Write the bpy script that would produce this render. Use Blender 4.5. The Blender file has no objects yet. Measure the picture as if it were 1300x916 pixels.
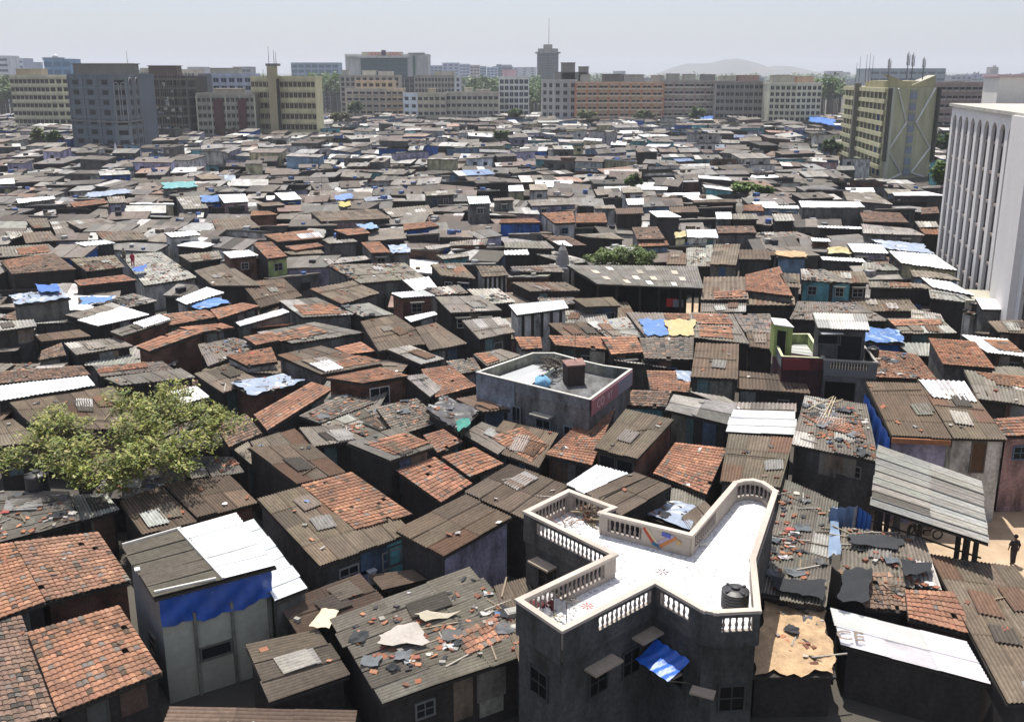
import bpy, math, random
import numpy as np
from mathutils import Vector, Matrix
R = random.Random(11)
rad = math.radians
F, CX, CY, TH, H = 1220.0, 650.0, 413.0, rad(14.5), 26.0
CT, ST = math.cos(TH), math.sin(TH)
scene = bpy.context.scene
C = scene.collection
V3 = Vector

# ---------------------------------------------------------------- camera geometry of the photograph
def ray(px, py):
    dx = (px-CX)/F; dy = -(py-CY)/F
    return V3((dx, CT+dy*ST, -ST+dy*CT))
def at(px, py, z=0.0):
    d = ray(px, py)
    t = (z-H)/d.z
    return V3((d.x*t, d.y*t, z))
def proj(p):
    dz = p[2]-H
    dep = p[1]*CT - dz*ST
    if dep < 0.5: return (-9999, -9999)
    return (CX+F*p[0]/dep, CY-F*(p[1]*ST+dz*CT)/dep)
def gx(px, D, z=12.0):
    return (px-CX)/F*(D*CT-(z-H)*ST)
def gz(py, D):
    return H-D*math.tan(TH+math.atan((py-CY)/F))
CROPS = {'A1': (0,560,.29464), 'A2': (320,560,.29464), 'A3': (640,560,.29488), 'A4': (960,560,.29488),
         'B1': (0,360,.2619), 'B2': (320,360,.2619), 'B3': (640,360,.26194), 'B4': (960,360,.26194),
         'C1': (0,220,.25385), 'C2': (320,220,.25385), 'C3': (640,220,.26154), 'C4': (960,220,.26154),
         'E4': (600,430,.16154), 'E5': (970,390,.15282), 'F1': (650,600,.16379), 'F2': (820,600,.25105), 'F3': (650,690,.1528),
         'P': (0,0,1.0)}
def cp(c, s):
    x0, y0, k = CROPS[c]
    out = []
    for t in s.split():
        x, y = t.split(',')
        out.append((x0+float(x)*k, y0+float(y)*k))
    return out
def lin(r, g, b):
    return tuple(((v/255)/12.92 if v/255 <= .04045 else ((v/255+.055)/1.055)**2.4) for v in (r, g, b))

# ---------------------------------------------------------------- materials
def nt(name, rough=.85, metal=0.0):
    m = bpy.data.materials.new(name); m.use_nodes = True
    n = m.node_tree.nodes; l = m.node_tree.links
    b = n['Principled BSDF']; b.inputs['Roughness'].default_value = rough; b.inputs['Metallic'].default_value = metal
    return m, n, l, b
def add(n, t, **kw):
    x = n.new(t)
    for k, v in kw.items():
        setattr(x, k, v)
    return x
def surf(name, rough=.85, metal=0.0, dirt=.5, scale=(1,1,1), nscale=1.2, bump=.3, bscale=8.0, uv=True, fine=.25, dirtcol=(.03,.025,.02), spec=.3, wave=None):
    """colour attribute x large stains x fine grain, with bump"""
    m, n, l, b = nt(name, rough, metal)
    b.inputs['Specular IOR Level'].default_value = spec
    at_ = add(n, 'ShaderNodeAttribute', attribute_name='Col')
    tc = add(n, 'ShaderNodeTexCoord')
    mp = add(n, 'ShaderNodeMapping'); mp.inputs['Scale'].default_value = scale
    src = tc.outputs['UV'] if uv else tc.outputs['Object']
    geo = add(n, 'ShaderNodeNewGeometry')
    if not uv: src = geo.outputs['Position']
    l.new(src, mp.inputs['Vector'])
    n1 = add(n, 'ShaderNodeTexNoise'); n1.inputs['Scale'].default_value = nscale; n1.inputs['Detail'].default_value = 6; n1.inputs['Roughness'].default_value = .65
    l.new(mp.outputs['Vector'], n1.inputs['Vector'])
    cr = add(n, 'ShaderNodeValToRGB'); cr.color_ramp.elements[0].position = .38; cr.color_ramp.elements[1].position = .68
    cr.color_ramp.elements[0].color = (0,0,0,1); cr.color_ramp.elements[1].color = (1,1,1,1)
    l.new(n1.outputs['Fac'], cr.inputs['Fac'])
    mul = add(n, 'ShaderNodeMath', operation='MULTIPLY'); mul.inputs[1].default_value = dirt
    l.new(cr.outputs['Color'], mul.inputs[0])
    mx = add(n, 'ShaderNodeMixRGB', blend_type='MIX'); mx.inputs['Color2'].default_value = (*dirtcol, 1)
    l.new(mul.outputs[0], mx.inputs['Fac']); l.new(at_.outputs['Color'], mx.inputs['Color1'])
    n2 = add(n, 'ShaderNodeTexNoise'); n2.inputs['Scale'].default_value = bscale; n2.inputs['Detail'].default_value = 5; n2.inputs['Roughness'].default_value = .7
    l.new(src, n2.inputs['Vector'])
    mr = add(n, 'ShaderNodeMapRange'); mr.inputs['From Min'].default_value = .3; mr.inputs['From Max'].default_value = .7
    mr.inputs['To Min'].default_value = 1-fine; mr.inputs['To Max'].default_value = 1+fine
    l.new(n2.outputs['Fac'], mr.inputs['Value'])
    m2 = add(n, 'ShaderNodeMixRGB', blend_type='MULTIPLY'); m2.inputs['Fac'].default_value = 1
    l.new(mx.outputs[0], m2.inputs['Color1']); l.new(mr.outputs[0], m2.inputs['Color2'])
    l.new(m2.outputs[0], b.inputs['Base Color'])
    bp = add(n, 'ShaderNodeBump'); bp.inputs['Strength'].default_value = bump; bp.inputs['Distance'].default_value = .05
    l.new(n2.outputs['Fac'], bp.inputs['Height']); 
    if wave:
        w = add(n, 'ShaderNodeTexWave'); w.inputs['Scale'].default_value = wave; w.inputs['Distortion'].default_value = .6
        l.new(src, w.inputs['Vector'])
        b2 = add(n, 'ShaderNodeBump'); b2.inputs['Strength'].default_value = .8; b2.inputs['Distance'].default_value = .12
        l.new(w.outputs['Fac'], b2.inputs['Height']); l.new(bp.outputs[0], b2.inputs['Normal']); l.new(b2.outputs[0], b.inputs['Normal'])
    else:
        l.new(bp.outputs[0], b.inputs['Normal'])
    return m
M = {}
M['sheet'] = surf('corrugated_sheet', .85, dirt=.5, scale=(1.1,.55,1), nscale=.8, bump=.25, bscale=4, fine=.22, dirtcol=(.055,.043,.034))
M['white'] = surf('painted_sheet', .5, dirt=.22, scale=(1.5,.4,1), nscale=.9, bump=.1, bscale=4, fine=.06, dirtcol=(.2,.17,.14), spec=.4)
M['tile'] = surf('clay_tile', .9, dirt=.7, scale=(1,1,1), nscale=.75, bump=.4, bscale=9, fine=.35, dirtcol=(.085,.062,.048))
M['tarp'] = surf('plastic_tarpaulin', .38, dirt=.25, nscale=.8, bump=.5, bscale=3, fine=.12, spec=.5, uv=False, dirtcol=(.12,.12,.13))
M['wall'] = surf('dirty_plaster', .92, dirt=.85, scale=(1.1,.42,1), nscale=.8, bump=.3, bscale=5, fine=.3, dirtcol=(.022,.019,.016))
M['render'] = surf('painted_render', .85, dirt=.12, scale=(.6,.12,1), nscale=.5, bump=.05, bscale=2, fine=.05, dirtcol=(.25,.22,.19))
M['conc'] = surf('weathered_concrete', .92, dirt=.35, scale=(1,.25,1), nscale=.35, bump=.15, bscale=2.5, fine=.12, dirtcol=(.07,.065,.055))
M['wood'] = surf('old_wood', .9, dirt=.4, nscale=1.5, bump=.3, bscale=12, fine=.3, uv=False)
M['cloth'] = surf('cloth', .9, dirt=.1, nscale=1.5, bump=.4, bscale=7, fine=.12, uv=False)
M['plastic'] = surf('moulded_plastic', .45, dirt=.15, nscale=2, bump=.05, bscale=6, fine=.1, uv=False, spec=.5, dirtcol=(.12,.1,.08))
M['metal'] = surf('dull_metal', .5, .4, dirt=.35, nscale=3, bump=.1, bscale=10, fine=.15, uv=False, dirtcol=(.08,.04,.02))
M['junk'] = surf('rooftop_litter', .9, dirt=.2, nscale=3, bump=.3, bscale=12, fine=.25, uv=False)
M['paint'] = surf('wall_paint', .8, dirt=.15, nscale=2, bump=.1, bscale=10, fine=.15)
M['bark'] = surf('bark', .95, dirt=.3, nscale=4, bump=.6, bscale=14, fine=.3, uv=False)
def brickmat():
    m, n, l, b = nt('brick_masonry', .95)
    b.inputs['Specular IOR Level'].default_value = .2
    tc = add(n, 'ShaderNodeTexCoord'); br = add(n, 'ShaderNodeTexBrick')
    br.inputs['Scale'].default_value = 1.0; br.inputs['Brick Width'].default_value = .25; br.inputs['Row Height'].default_value = .1
    br.inputs['Mortar Size'].default_value = .012; br.inputs['Color1'].default_value = (.2,.075,.045,1); br.inputs['Color2'].default_value = (.12,.05,.035,1)
    br.inputs['Mortar'].default_value = (.16,.14,.12,1)
    l.new(tc.outputs['UV'], br.inputs['Vector'])
    ns = add(n, 'ShaderNodeTexNoise'); ns.inputs['Scale'].default_value = .7; ns.inputs['Detail'].default_value = 6
    l.new(tc.outputs['UV'], ns.inputs['Vector'])
    mx = add(n, 'ShaderNodeMixRGB', blend_type='MULTIPLY'); mx.inputs['Fac'].default_value = .8
    l.new(br.outputs['Color'], mx.inputs['Color1']); l.new(ns.outputs['Color'], mx.inputs['Color2'])
    l.new(br.outputs['Color'], mx.inputs['Color1'])
    cr = add(n, 'ShaderNodeValToRGB'); cr.color_ramp.elements[0].position = .35; cr.color_ramp.elements[0].color = (.25,.22,.2,1); cr.color_ramp.elements[1].position = .6
    l.new(ns.outputs['Fac'], cr.inputs['Fac']); l.new(cr.outputs['Color'], mx.inputs['Color2'])
    l.new(mx.outputs[0], b.inputs['Base Color'])
    bp = add(n, 'ShaderNodeBump'); bp.inputs['Strength'].default_value = .5; bp.inputs['Distance'].default_value = .02
    l.new(br.outputs['Fac'], bp.inputs['Height']); bp.invert = True; l.new(bp.outputs[0], b.inputs['Normal'])
    return m
M['brick'] = brickmat()
def glassmat():
    m, n, l, b = nt('window_glass', .12)
    at_ = add(n, 'ShaderNodeAttribute', attribute_name='Col'); l.new(at_.outputs['Color'], b.inputs['Base Color'])
    b.inputs['Specular IOR Level'].default_value = .15; b.inputs['Roughness'].default_value = .35
    return m
M['glass'] = glassmat()
def leafmat():
    m, n, l, b = nt('leaf', .6)
    at_ = add(n, 'ShaderNodeAttribute', attribute_name='Col'); l.new(at_.outputs['Color'], b.inputs['Base Color'])
    tr = add(n, 'ShaderNodeBsdfTranslucent'); l.new(at_.outputs['Color'], tr.inputs['Color'])
    ms = add(n, 'ShaderNodeMixShader'); ms.inputs['Fac'].default_value = .3
    l.new(b.outputs[0], ms.inputs[1]); l.new(tr.outputs[0], ms.inputs[2])
    l.new(ms.outputs[0], n['Material Output'].inputs['Surface'])
    return m
M['leaf'] = leafmat()
def mosaicmat():
    m, n, l, b = nt('broken_white_tile_mosaic', .3)
    g = add(n, 'ShaderNodeNewGeometry')
    v = add(n, 'ShaderNodeTexVoronoi'); v.inputs['Scale'].default_value = 11
    l.new(g.outputs['Position'], v.inputs['Vector'])
    ve = add(n, 'ShaderNodeTexVoronoi', feature='DISTANCE_TO_EDGE'); ve.inputs['Scale'].default_value = 11
    l.new(g.outputs['Position'], ve.inputs['Vector'])
    sp = add(n, 'ShaderNodeSeparateColor'); l.new(v.outputs['Color'], sp.inputs[0])
    cr = add(n, 'ShaderNodeValToRGB'); e = cr.color_ramp
    e.elements[0].position = 0; e.elements[0].color = (.62,.63,.64,1); e.elements[1].position = .90; e.elements[1].color = (.86,.86,.85,1)
    x = e.elements.new(.92); x.color = (.36,.36,.37,1)
    l.new(sp.outputs[0], cr.inputs['Fac'])
    c2 = add(n, 'ShaderNodeValToRGB'); c2.color_ramp.elements[0].position = 0; c2.color_ramp.elements[0].color = (.45,.44,.42,1); c2.color_ramp.elements[1].position = .05
    l.new(ve.outputs['Distance'], c2.inputs['Fac'])
    ns = add(n, 'ShaderNodeTexNoise'); ns.inputs['Scale'].default_value = .5; ns.inputs['Detail'].default_value = 5; l.new(g.outputs['Position'], ns.inputs['Vector'])
    c3 = add(n, 'ShaderNodeValToRGB'); c3.color_ramp.elements[0].position = .3; c3.color_ramp.elements[0].color = (.72,.69,.64,1); c3.color_ramp.elements[1].position = .5
    l.new(ns.outputs['Fac'], c3.inputs['Fac'])
    mx = add(n, 'ShaderNodeMixRGB', blend_type='MULTIPLY'); mx.inputs['Fac'].default_value = .7
    l.new(cr.outputs[0], mx.inputs['Color1']); l.new(c2.outputs[0], mx.inputs['Color2'])
    my = add(n, 'ShaderNodeMixRGB', blend_type='MULTIPLY'); my.inputs['Fac'].default_value = .8
    l.new(mx.outputs[0], my.inputs['Color1']); l.new(c3.outputs[0], my.inputs['Color2'])
    l.new(my.outputs[0], b.inputs['Base Color'])
    return m
M['mosaic'] = mosaicmat()
def groundmat(name, c1, c2, sc):
    m, n, l, b = nt(name, .95)
    g = add(n, 'ShaderNodeNewGeometry'); ns = add(n, 'ShaderNodeTexNoise'); ns.inputs['Scale'].default_value = sc; ns.inputs['Detail'].default_value = 8; ns.inputs['Roughness'].default_value = .65
    l.new(g.outputs['Position'], ns.inputs['Vector'])
    cr = add(n, 'ShaderNodeValToRGB'); cr.color_ramp.elements[0].position = .35; cr.color_ramp.elements[0].color = (*c1, 1)
    cr.color_ramp.elements[1].position = .65; cr.color_ramp.elements[1].color = (*c2, 1)
    l.new(ns.outputs['Fac'], cr.inputs['Fac']); l.new(cr.outputs[0], b.inputs['Base Color'])
    bp = add(n, 'ShaderNodeBump'); bp.inputs['Strength'].default_value = .3; l.new(ns.outputs['Fac'], bp.inputs['Height']); l.new(bp.outputs[0], b.inputs['Normal'])
    return m
M['ground'] = groundmat('packed_earth', (.045,.04,.033), (.085,.075,.06), .08)
M['sand'] = groundmat('sandy_street', (.36,.26,.17), (.5,.38,.26), .45)
M['hill'] = groundmat('scrub_hill', (.05,.06,.035), (.12,.1,.07), .003)

# ---------------------------------------------------------------- mesh builder (world coordinates in, local mesh out)
class MB:
    def __init__(s):
        s.v = []; s.f = []; s.c = []; s.u = {}; s.mi = []; s.hasuv = False; s.k = 0
    def face(s, pts, col, uv=None, mi=0):
        i = len(s.v); s.v.extend([tuple(p) for p in pts]); s.f.append(tuple(range(i, i+len(pts)))); s.c.append(col); s.mi.append(mi)
        if uv is not None: s.u[len(s.f)-1] = uv
    def grid(s, rows, col, uv=None, mi=0, cyc=None):
        """rows: list of equally long point rows, shared vertices; uv rows likewise; faces wound so that row order x column order gives up"""
        i = len(s.v); w = len(rows[0])
        for r in rows: s.v.extend([tuple(p) for p in r])
        for a in range(len(rows)-1):
            for b in range(w-1):
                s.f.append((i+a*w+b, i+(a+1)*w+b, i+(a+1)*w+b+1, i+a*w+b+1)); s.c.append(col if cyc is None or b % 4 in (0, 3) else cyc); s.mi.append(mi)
                if uv is not None: s.u[len(s.f)-1] = (uv[a][b], uv[a+1][b], uv[a+1][b+1], uv[a][b+1])
    def prism(s, poly, z0, z1, col, mi=0, top=True, bottom=False, capcol=None):
        """poly: list of (x,y) or Vector; z0,z1 numbers or lists"""
        n = len(poly)
        a = z0 if isinstance(z0, (list, tuple)) else [z0]*n
        b = z1 if isinstance(z1, (list, tuple)) else [z1]*n
        ar = sum(poly[i][0]*poly[(i+1)%n][1]-poly[(i+1)%n][0]*poly[i][1] for i in range(n))
        idx = list(range(n)) if ar > 0 else list(range(n))[::-1]
        P = [poly[i] for i in idx]; a = [a[i] for i in idx]; b = [b[i] for i in idx]
        for i in range(n):
            j = (i+1) % n
            s.face([(P[i][0],P[i][1],a[i]), (P[j][0],P[j][1],a[j]), (P[j][0],P[j][1],b[j]), (P[i][0],P[i][1],b[i])], col, mi=mi)
        if top: s.face([(P[i][0],P[i][1],b[i]) for i in range(n)], capcol or col, mi=mi)
        if bottom: s.face([(P[i][0],P[i][1],a[i]) for i in range(n)][::-1], col, mi=mi)
    def box(s, c, size, col, rot=0.0, mi=0, tilt=None):
        hx, hy, hz = size[0]/2, size[1]/2, size[2]/2
        cr, sr = math.cos(rot), math.sin(rot)
        P = []
        for dz in (-hz, hz):
            for dx, dy in ((-hx,-hy),(hx,-hy),(hx,hy),(-hx,hy)):
                z = dz
                if tilt: z = dz + dx*tilt[0] + dy*tilt[1]
                P.append((c[0]+dx*cr-dy*sr, c[1]+dx*sr+dy*cr, c[2]+z))
        for q in ((0,1,5,4),(1,2,6,5),(2,3,7,6),(3,0,4,7),(4,5,6,7),(3,2,1,0)):
            s.face([P[i] for i in q], col, mi=mi)
    def tube(s, a, b, r0, r1, col, n=6, mi=0, cap=True):
        a = V3(a); b = V3(b); d = (b-a)
        if d.length < 1e-6: return
        d.normalize(); x = d.orthogonal().normalized(); y = d.cross(x)
        i = len(s.v)
        for p, r in ((a, r0), (b, r1)):
            for k in range(n):
                t = 2*math.pi*k/n; q = p + x*(r*math.cos(t)) + y*(r*math.sin(t)); s.v.append(tuple(q))
        for k in range(n):
            s.f.append((i+k, i+(k+1)%n, i+n+(k+1)%n, i+n+k)); s.c.append(col); s.mi.append(mi)
        if cap:
            s.f.append(tuple(i+n+k for k in range(n))); s.c.append(col); s.mi.append(mi)
            s.f.append(tuple(i+k for k in range(n))[::-1]); s.c.append(col); s.mi.append(mi)
    def lathe(s, c, prof, col, n=16, mi=0):
        rows = [[(c[0]+r*math.cos(2*math.pi*k/n), c[1]+r*math.sin(2*math.pi*k/n), c[2]+z) for k in range(n+1)] for r, z in prof[::-1]]
        s.grid(rows, col, mi=mi)
    def build(s, name, mats, parent=None, origin=None, smooth=False):
        me = bpy.data.meshes.new(name)
        if not isinstance(mats, (list, tuple)): mats = [mats]
        org = V3(origin) if origin is not None else (V3(ORG[parent.name]) if parent is not None else V3((0,0,0)))
        vv = np.array(s.v, dtype=np.float32) - np.array(org, dtype=np.float32)
        me.from_pydata(vv.tolist(), [], s.f)
        for m in mats: me.materials.append(m)
        nf = len(me.polygons)
        cols = np.ones((nf, 4), dtype=np.float32); cols[:, :3] = np.array([c[:3] for c in s.c], dtype=np.float32)
        ca = me.attributes.new('Col', 'FLOAT_COLOR', 'CORNER')
        lt = np.zeros(nf, dtype=np.int32); me.polygons.foreach_get('loop_total', lt)
        ca.data.foreach_set('color', np.repeat(cols, lt, axis=0).ravel())
        # uv in metres
        nl = len(me.loops); li = np.zeros(nl, dtype=np.int32); me.loops.foreach_get('vertex_index', li)
        nor = np.zeros(nf*3, dtype=np.float32); me.polygons.foreach_get('normal', nor); nor = np.repeat(nor.reshape(-1,3), lt, axis=0)
        P = vv[li] + np.array(org, dtype=np.float32)
        hor = np.abs(nor[:,2]) > .6
        nn = np.hypot(nor[:,0], nor[:,1]) + 1e-9
        u = np.where(hor, P[:,0], (-P[:,0]*nor[:,1]+P[:,1]*nor[:,0])/nn); v = np.where(hor, P[:,1], P[:,2])
        uv = np.stack([u, v], 1).astype(np.float32)
        if s.u:
            st = np.zeros(nf, dtype=np.int32); me.polygons.foreach_get('loop_start', st)
            for fi, q in s.u.items():
                b = st[fi]
                for k, t in enumerate(q): uv[b+k] = t
        ul = me.uv_layers.new(name='UVMap'); ul.data.foreach_set('uv', uv.ravel())
        if len(mats) > 1: me.polygons.foreach_set('material_index', np.array(s.mi, dtype=np.int32))
        if smooth: me.polygons.foreach_set('use_smooth', np.ones(nf, dtype=bool))
        me.update()
        o = bpy.data.objects.new(name, me); C.objects.link(o)
        if parent is not None:
            o.parent = parent; ORG[o.name] = org
        else:
            o.location = org; ORG[o.name] = org
        return o
ORG = {}
def tag(o, label=None, cat=None, group=None, kind=None):
    if label: o['label'] = label
    if cat: o['category'] = cat
    if group: o['group'] = group
    if kind: o['kind'] = kind
    return o
def empty(name, loc, label=None, cat=None, group=None):
    o = bpy.data.objects.new(name, None); C.objects.link(o); o.location = loc; ORG[o.name] = V3(loc); o.empty_display_size = .3
    return tag(o, label, cat, group)
def jit(c, a=.15, r=R):
    k = 1+r.uniform(-a, a)
    return (c[0]*k*(1+r.uniform(-.04,.04)), c[1]*k, c[2]*k*(1+r.uniform(-.04,.04)))

# ---------------------------------------------------------------- palettes
RC = {'asb': (.215,.170,.125), 'gry': (.27,.24,.2), 'pal': (.40,.38,.34), 'wht': (.80,.80,.79), 'rst': (.26,.13,.07), 'jnk': (.24,.215,.18),
      'tan': (.55,.38,.22), 'blu': (.08,.19,.45), 'teal': (.12,.36,.36), 'yel': (.5,.4,.17), 'brn': (.17,.122,.086), 'dk': (.05,.045,.04), 'lbl': (.27,.33,.43),
      'til': (.35,.175,.108), 'old': (.22,.145,.105), 'gtl': (.2,.175,.15)}
RN = {'asb': 'brown-grey corrugated', 'gry': 'grey corrugated', 'pal': 'pale corrugated', 'wht': 'white sheet', 'rst': 'rusty sheet', 'jnk': 'littered grey',
      'tan': 'tan boarded', 'blu': 'blue tarpaulin', 'teal': 'teal tarpaulin', 'yel': 'yellow tarpaulin', 'brn': 'dark brown corrugated', 'dk': 'black', 'lbl': 'pale blue sheet',
      'til': 'orange tiled', 'old': 'weathered brown tiled', 'gtl': 'grey tiled'}
TILES = ('til', 'old', 'gtl')
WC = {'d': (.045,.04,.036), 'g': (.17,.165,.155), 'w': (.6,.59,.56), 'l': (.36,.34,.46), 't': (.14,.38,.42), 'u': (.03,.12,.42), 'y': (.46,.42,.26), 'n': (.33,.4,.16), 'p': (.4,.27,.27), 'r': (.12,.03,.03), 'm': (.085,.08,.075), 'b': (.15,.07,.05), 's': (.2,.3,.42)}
WN = {'w': 'white-walled', 'l': 'lilac-walled', 't': 'turquoise-walled', 'u': 'blue-walled', 'y': 'cream-walled', 'n': 'green-walled', 'p': 'pink-walled', 'r': 'maroon-walled', 'b': 'brick', 's': 'pale-blue-walled', 'g': 'grey-walled', 'd': 'dark-walled', 'm': 'dark-walled'}

# ---------------------------------------------------------------- roofs
class Quad:
    """bilinear roof surface; corners BL BR FR FL in world space"""
    def __init__(s, p):
        s.p = [V3(q) for q in p]; s.sag = 0.0
        s.W = ((s.p[1]-s.p[0]).length + (s.p[2]-s.p[3]).length)/2
        s.L = ((s.p[3]-s.p[0]).length + (s.p[2]-s.p[1]).length)/2
    def at(s, u, v, h=0.0):
        a = s.p[0].lerp(s.p[1], u); b = s.p[3].lerp(s.p[2], u); q = a.lerp(b, v); q.z += h
        if 0 < u < 1 and 0 < v < 1: q.z += s.sag*math.sin(math.pi*u)*math.sin(math.pi*v)
        return q
    def c(s): return (s.p[0]+s.p[1]+s.p[2]+s.p[3])/4
def corr(mb, q, dirn, base, pitch=.17, h0=.03, vary=.13, rough=1.0, mi=0, special=None):
    if dirn == 'u':
        q = Quad([q.p[1], q.p[2], q.p[3], q.p[0]])     # ridges run along v of the turned quad
    nW = max(1, round(q.W/1.05)); nL = max(1, round(q.L/2.2))
    amp = .036 if pitch < .3 else .045
    for r in range(nL):
        rc = R.uniform(.93, 1.07)
        for i in range(nW):
            u0, u1 = i/nW, (i+1)/nW + .04/q.W
            v0 = r/nL - (.10/q.L if r else 0); v1 = (r+1)/nL
            if r == nL-1: v1 += R.uniform(-.03, .10)*rough/q.L
            if r == 0: v0 -= R.uniform(-.05, .08)*rough/q.L
            hh = h0 + (nL-1-r)*0.0 + (0.022 if r % 2 == 0 else 0.0) + R.uniform(0, .014)
            c = base
            t = R.random()
            if special and t < special[1]: c = special[0]
            elif t < .06: c = tuple(x*1.45 for x in base)
            elif t < .12: c = tuple(x*.62 for x in base)
            c = jit(tuple(x*rc for x in c), vary)
            n = max(2, round((u1-u0)*q.W/pitch))*4
            sk = R.uniform(-.015, .015)*rough
            rows = []; uvr = []
            for vv in (v0, (v0+v1)/2, v1):
                row = []; ur = []
                for k in range(n+1):
                    uu = u0+(u1-u0)*k/n + sk*(vv-v0)
                    row.append(q.at(uu, vv, hh + amp*math.cos(k*math.pi/2) + (.012*math.sin(i*3.1+r) if vv == v1 else 0)))
                    ur.append((uu*q.W + i*.37, vv*q.L + r*.71))
                rows.append(row); uvr.append(ur)
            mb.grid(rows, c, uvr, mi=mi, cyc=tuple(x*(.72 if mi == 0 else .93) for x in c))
def flat_sheets(mb, q, dirn, base, h0=.03, vary=.13, mi=0, sw=1.4):
    if dirn == 'u': q = Quad([q.p[1], q.p[2], q.p[3], q.p[0]])
    nW = max(1, round(q.W/sw)); nL = max(1, round(q.L/3.0))
    for r in range(nL):
        for i in range(nW):
            t = R.random(); c = base
            if t < .07: c = tuple(min(.8, x*1.6) for x in base)
            elif t < .14: c = tuple(x*.6 for x in base)
            c = jit(c, vary); e = .02 if (i+r) % 2 else 0
            g = .012
            mb.face([q.at(i/nW+g/2, r/nL, h0+e), q.at(i/nW+g/2, (r+1)/nL, h0+e), q.at((i+1)/nW, (r+1)/nL, h0+e), q.at((i+1)/nW, r/nL, h0+e)], c,
                    [(i/nW*q.W, r/nL*q.L), (i/nW*q.W, (r+1)/nL*q.L), ((i+1)/nW*q.W, (r+1)/nL*q.L), ((i+1)/nW*q.W, r/nL*q.L)], mi=mi)
def tiles(mb, q, base, h0=.05, row=.36, colw=.25, gap=.012, mess=1.0, mi=0, dark=.05):
    nr = max(2, round(q.L/row)); nc = max(2, round(q.W/colw))
    pale = (.5,.29,.18)
    for r in range(nr):
        wob = R.uniform(-.03, .03)
        rt_ = R.uniform(.82,1.15)
        for i in range(nc):
            if R.random() < gap*mess: continue
            t = R.random()
            c = base
            if t < dark: c = tuple(x*.38 for x in (base[0]*.75, base[1]*1.1, base[2]*1.3))
            elif t < dark+.1: c = tuple(a*.6+b*.4 for a, b in zip(base, pale))
            elif t < dark+.16: c = (.2,.17,.15)
            c = jit(tuple(x*rt_ for x in c), .16)
            u0 = (i+.02+R.uniform(-.04,.04)*mess)/nc; u1 = (i+.99)/nc; v0 = (r-.12)/nr; v1 = (r+1.0+R.uniform(-.06,.1)*mess)/nr
            sl = R.uniform(-.15,.15)*mess/nr if R.random() < .12 else 0
            hr = h0 + R.uniform(0,.012)
            rows = []
            for vv, hz in ((v0, .0), (v1, .045)):
                vv += wob/nr
                rows.append([q.at(u0, vv+sl, hr+hz), q.at(u0+(u1-u0)*.3, vv+sl*.5, hr+hz+.03), q.at(u0+(u1-u0)*.7, vv-sl*.5, hr+hz+.03), q.at(u1, vv-sl, hr+hz)])
            rows.append([V3((p.x, p.y, p.z-.05)) for p in rows[1]])
            mb.grid(rows, c, mi=mi)
def roof_slab(mb, q, th=.09, col=(.05,.042,.035), mi=0):
    p = [q.p[0], q.p[1], q.p[2], q.p[3]]
    mb.prism([(a.x, a.y) for a in p], [a.z-th-.05 for a in p], [a.z-.05 for a in p], col, mi=mi, bottom=True)
def inset(p, d):
    c = sum((V3(a) for a in p), V3((0,0,0)))/len(p); out = []
    for a in p:
        v = V3(a)-c; v2 = V3((v.x, v.y, 0)); L = v2.length
        out.append(V3((c.x+v.x*(1-d/max(L,.01)), c.y+v.y*(1-d/max(L,.01)), a[2])))
    return out
def plane_pt(px, py, P0, P1, P3):
    n = (P1-P0).cross(P3-P0); d = ray(px, py); o = V3((0,0,H))
    t = (P0-o).dot(n)/d.dot(n)
    return o+d*t
def add_window(root, a, b, z, w, h, t=.5, bars=True, col=(.3,.28,.25), door=False, name='window', shade=False, pane=(.015,.017,.02)):
    """window on the wall running a->b (world xy, outward = right-hand side seen from outside)"""
    a = V3((a[0], a[1], 0)); b = V3((b[0], b[1], 0)); d = (b-a).normalized(); n = V3((d.y, -d.x, 0))
    c = a.lerp(b, t); rot = math.atan2(d.y, d.x)
    m = MB(); fw = .07
    for sx in (-1, 1):
        m.box(c+n*.03+d*(sx*(w/2))+V3((0,0,z)), (fw, .1, h+fw), col, rot)
    for sz in (-1, 1):
        m.box(c+n*.032+V3((0,0,z+sz*h/2)), (w, .1, fw), col, rot)
    if bars and not door:
        m.box(c+n*.03+V3((0,0,z)), (.04, .05, h), col, rot)
        m.box(c+n*.034+V3((0,0,z)), (w-.1, .05, .035), col, rot)
    if shade:
        m.box(c+n*.27+V3((0,0,z+h/2+.2)), (w+.4, .5, .07), (.3,.28,.24), rot)
    fr = m.build('door' if door else name, M['conc'], root)
    m = MB(); m.box(c+n*.012+V3((0,0,z)), (w-.02, .02, h), pane, rot)
    m.build('panel' if door else 'pane', M['wood'] if door else M['glass'], fr)
    return fr
SUN_EL, SUN_AZ, SUN, SKY, EXPO, HAZE = 69, -8, 4.5, .125, 0.5, 1.7e-4
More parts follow.
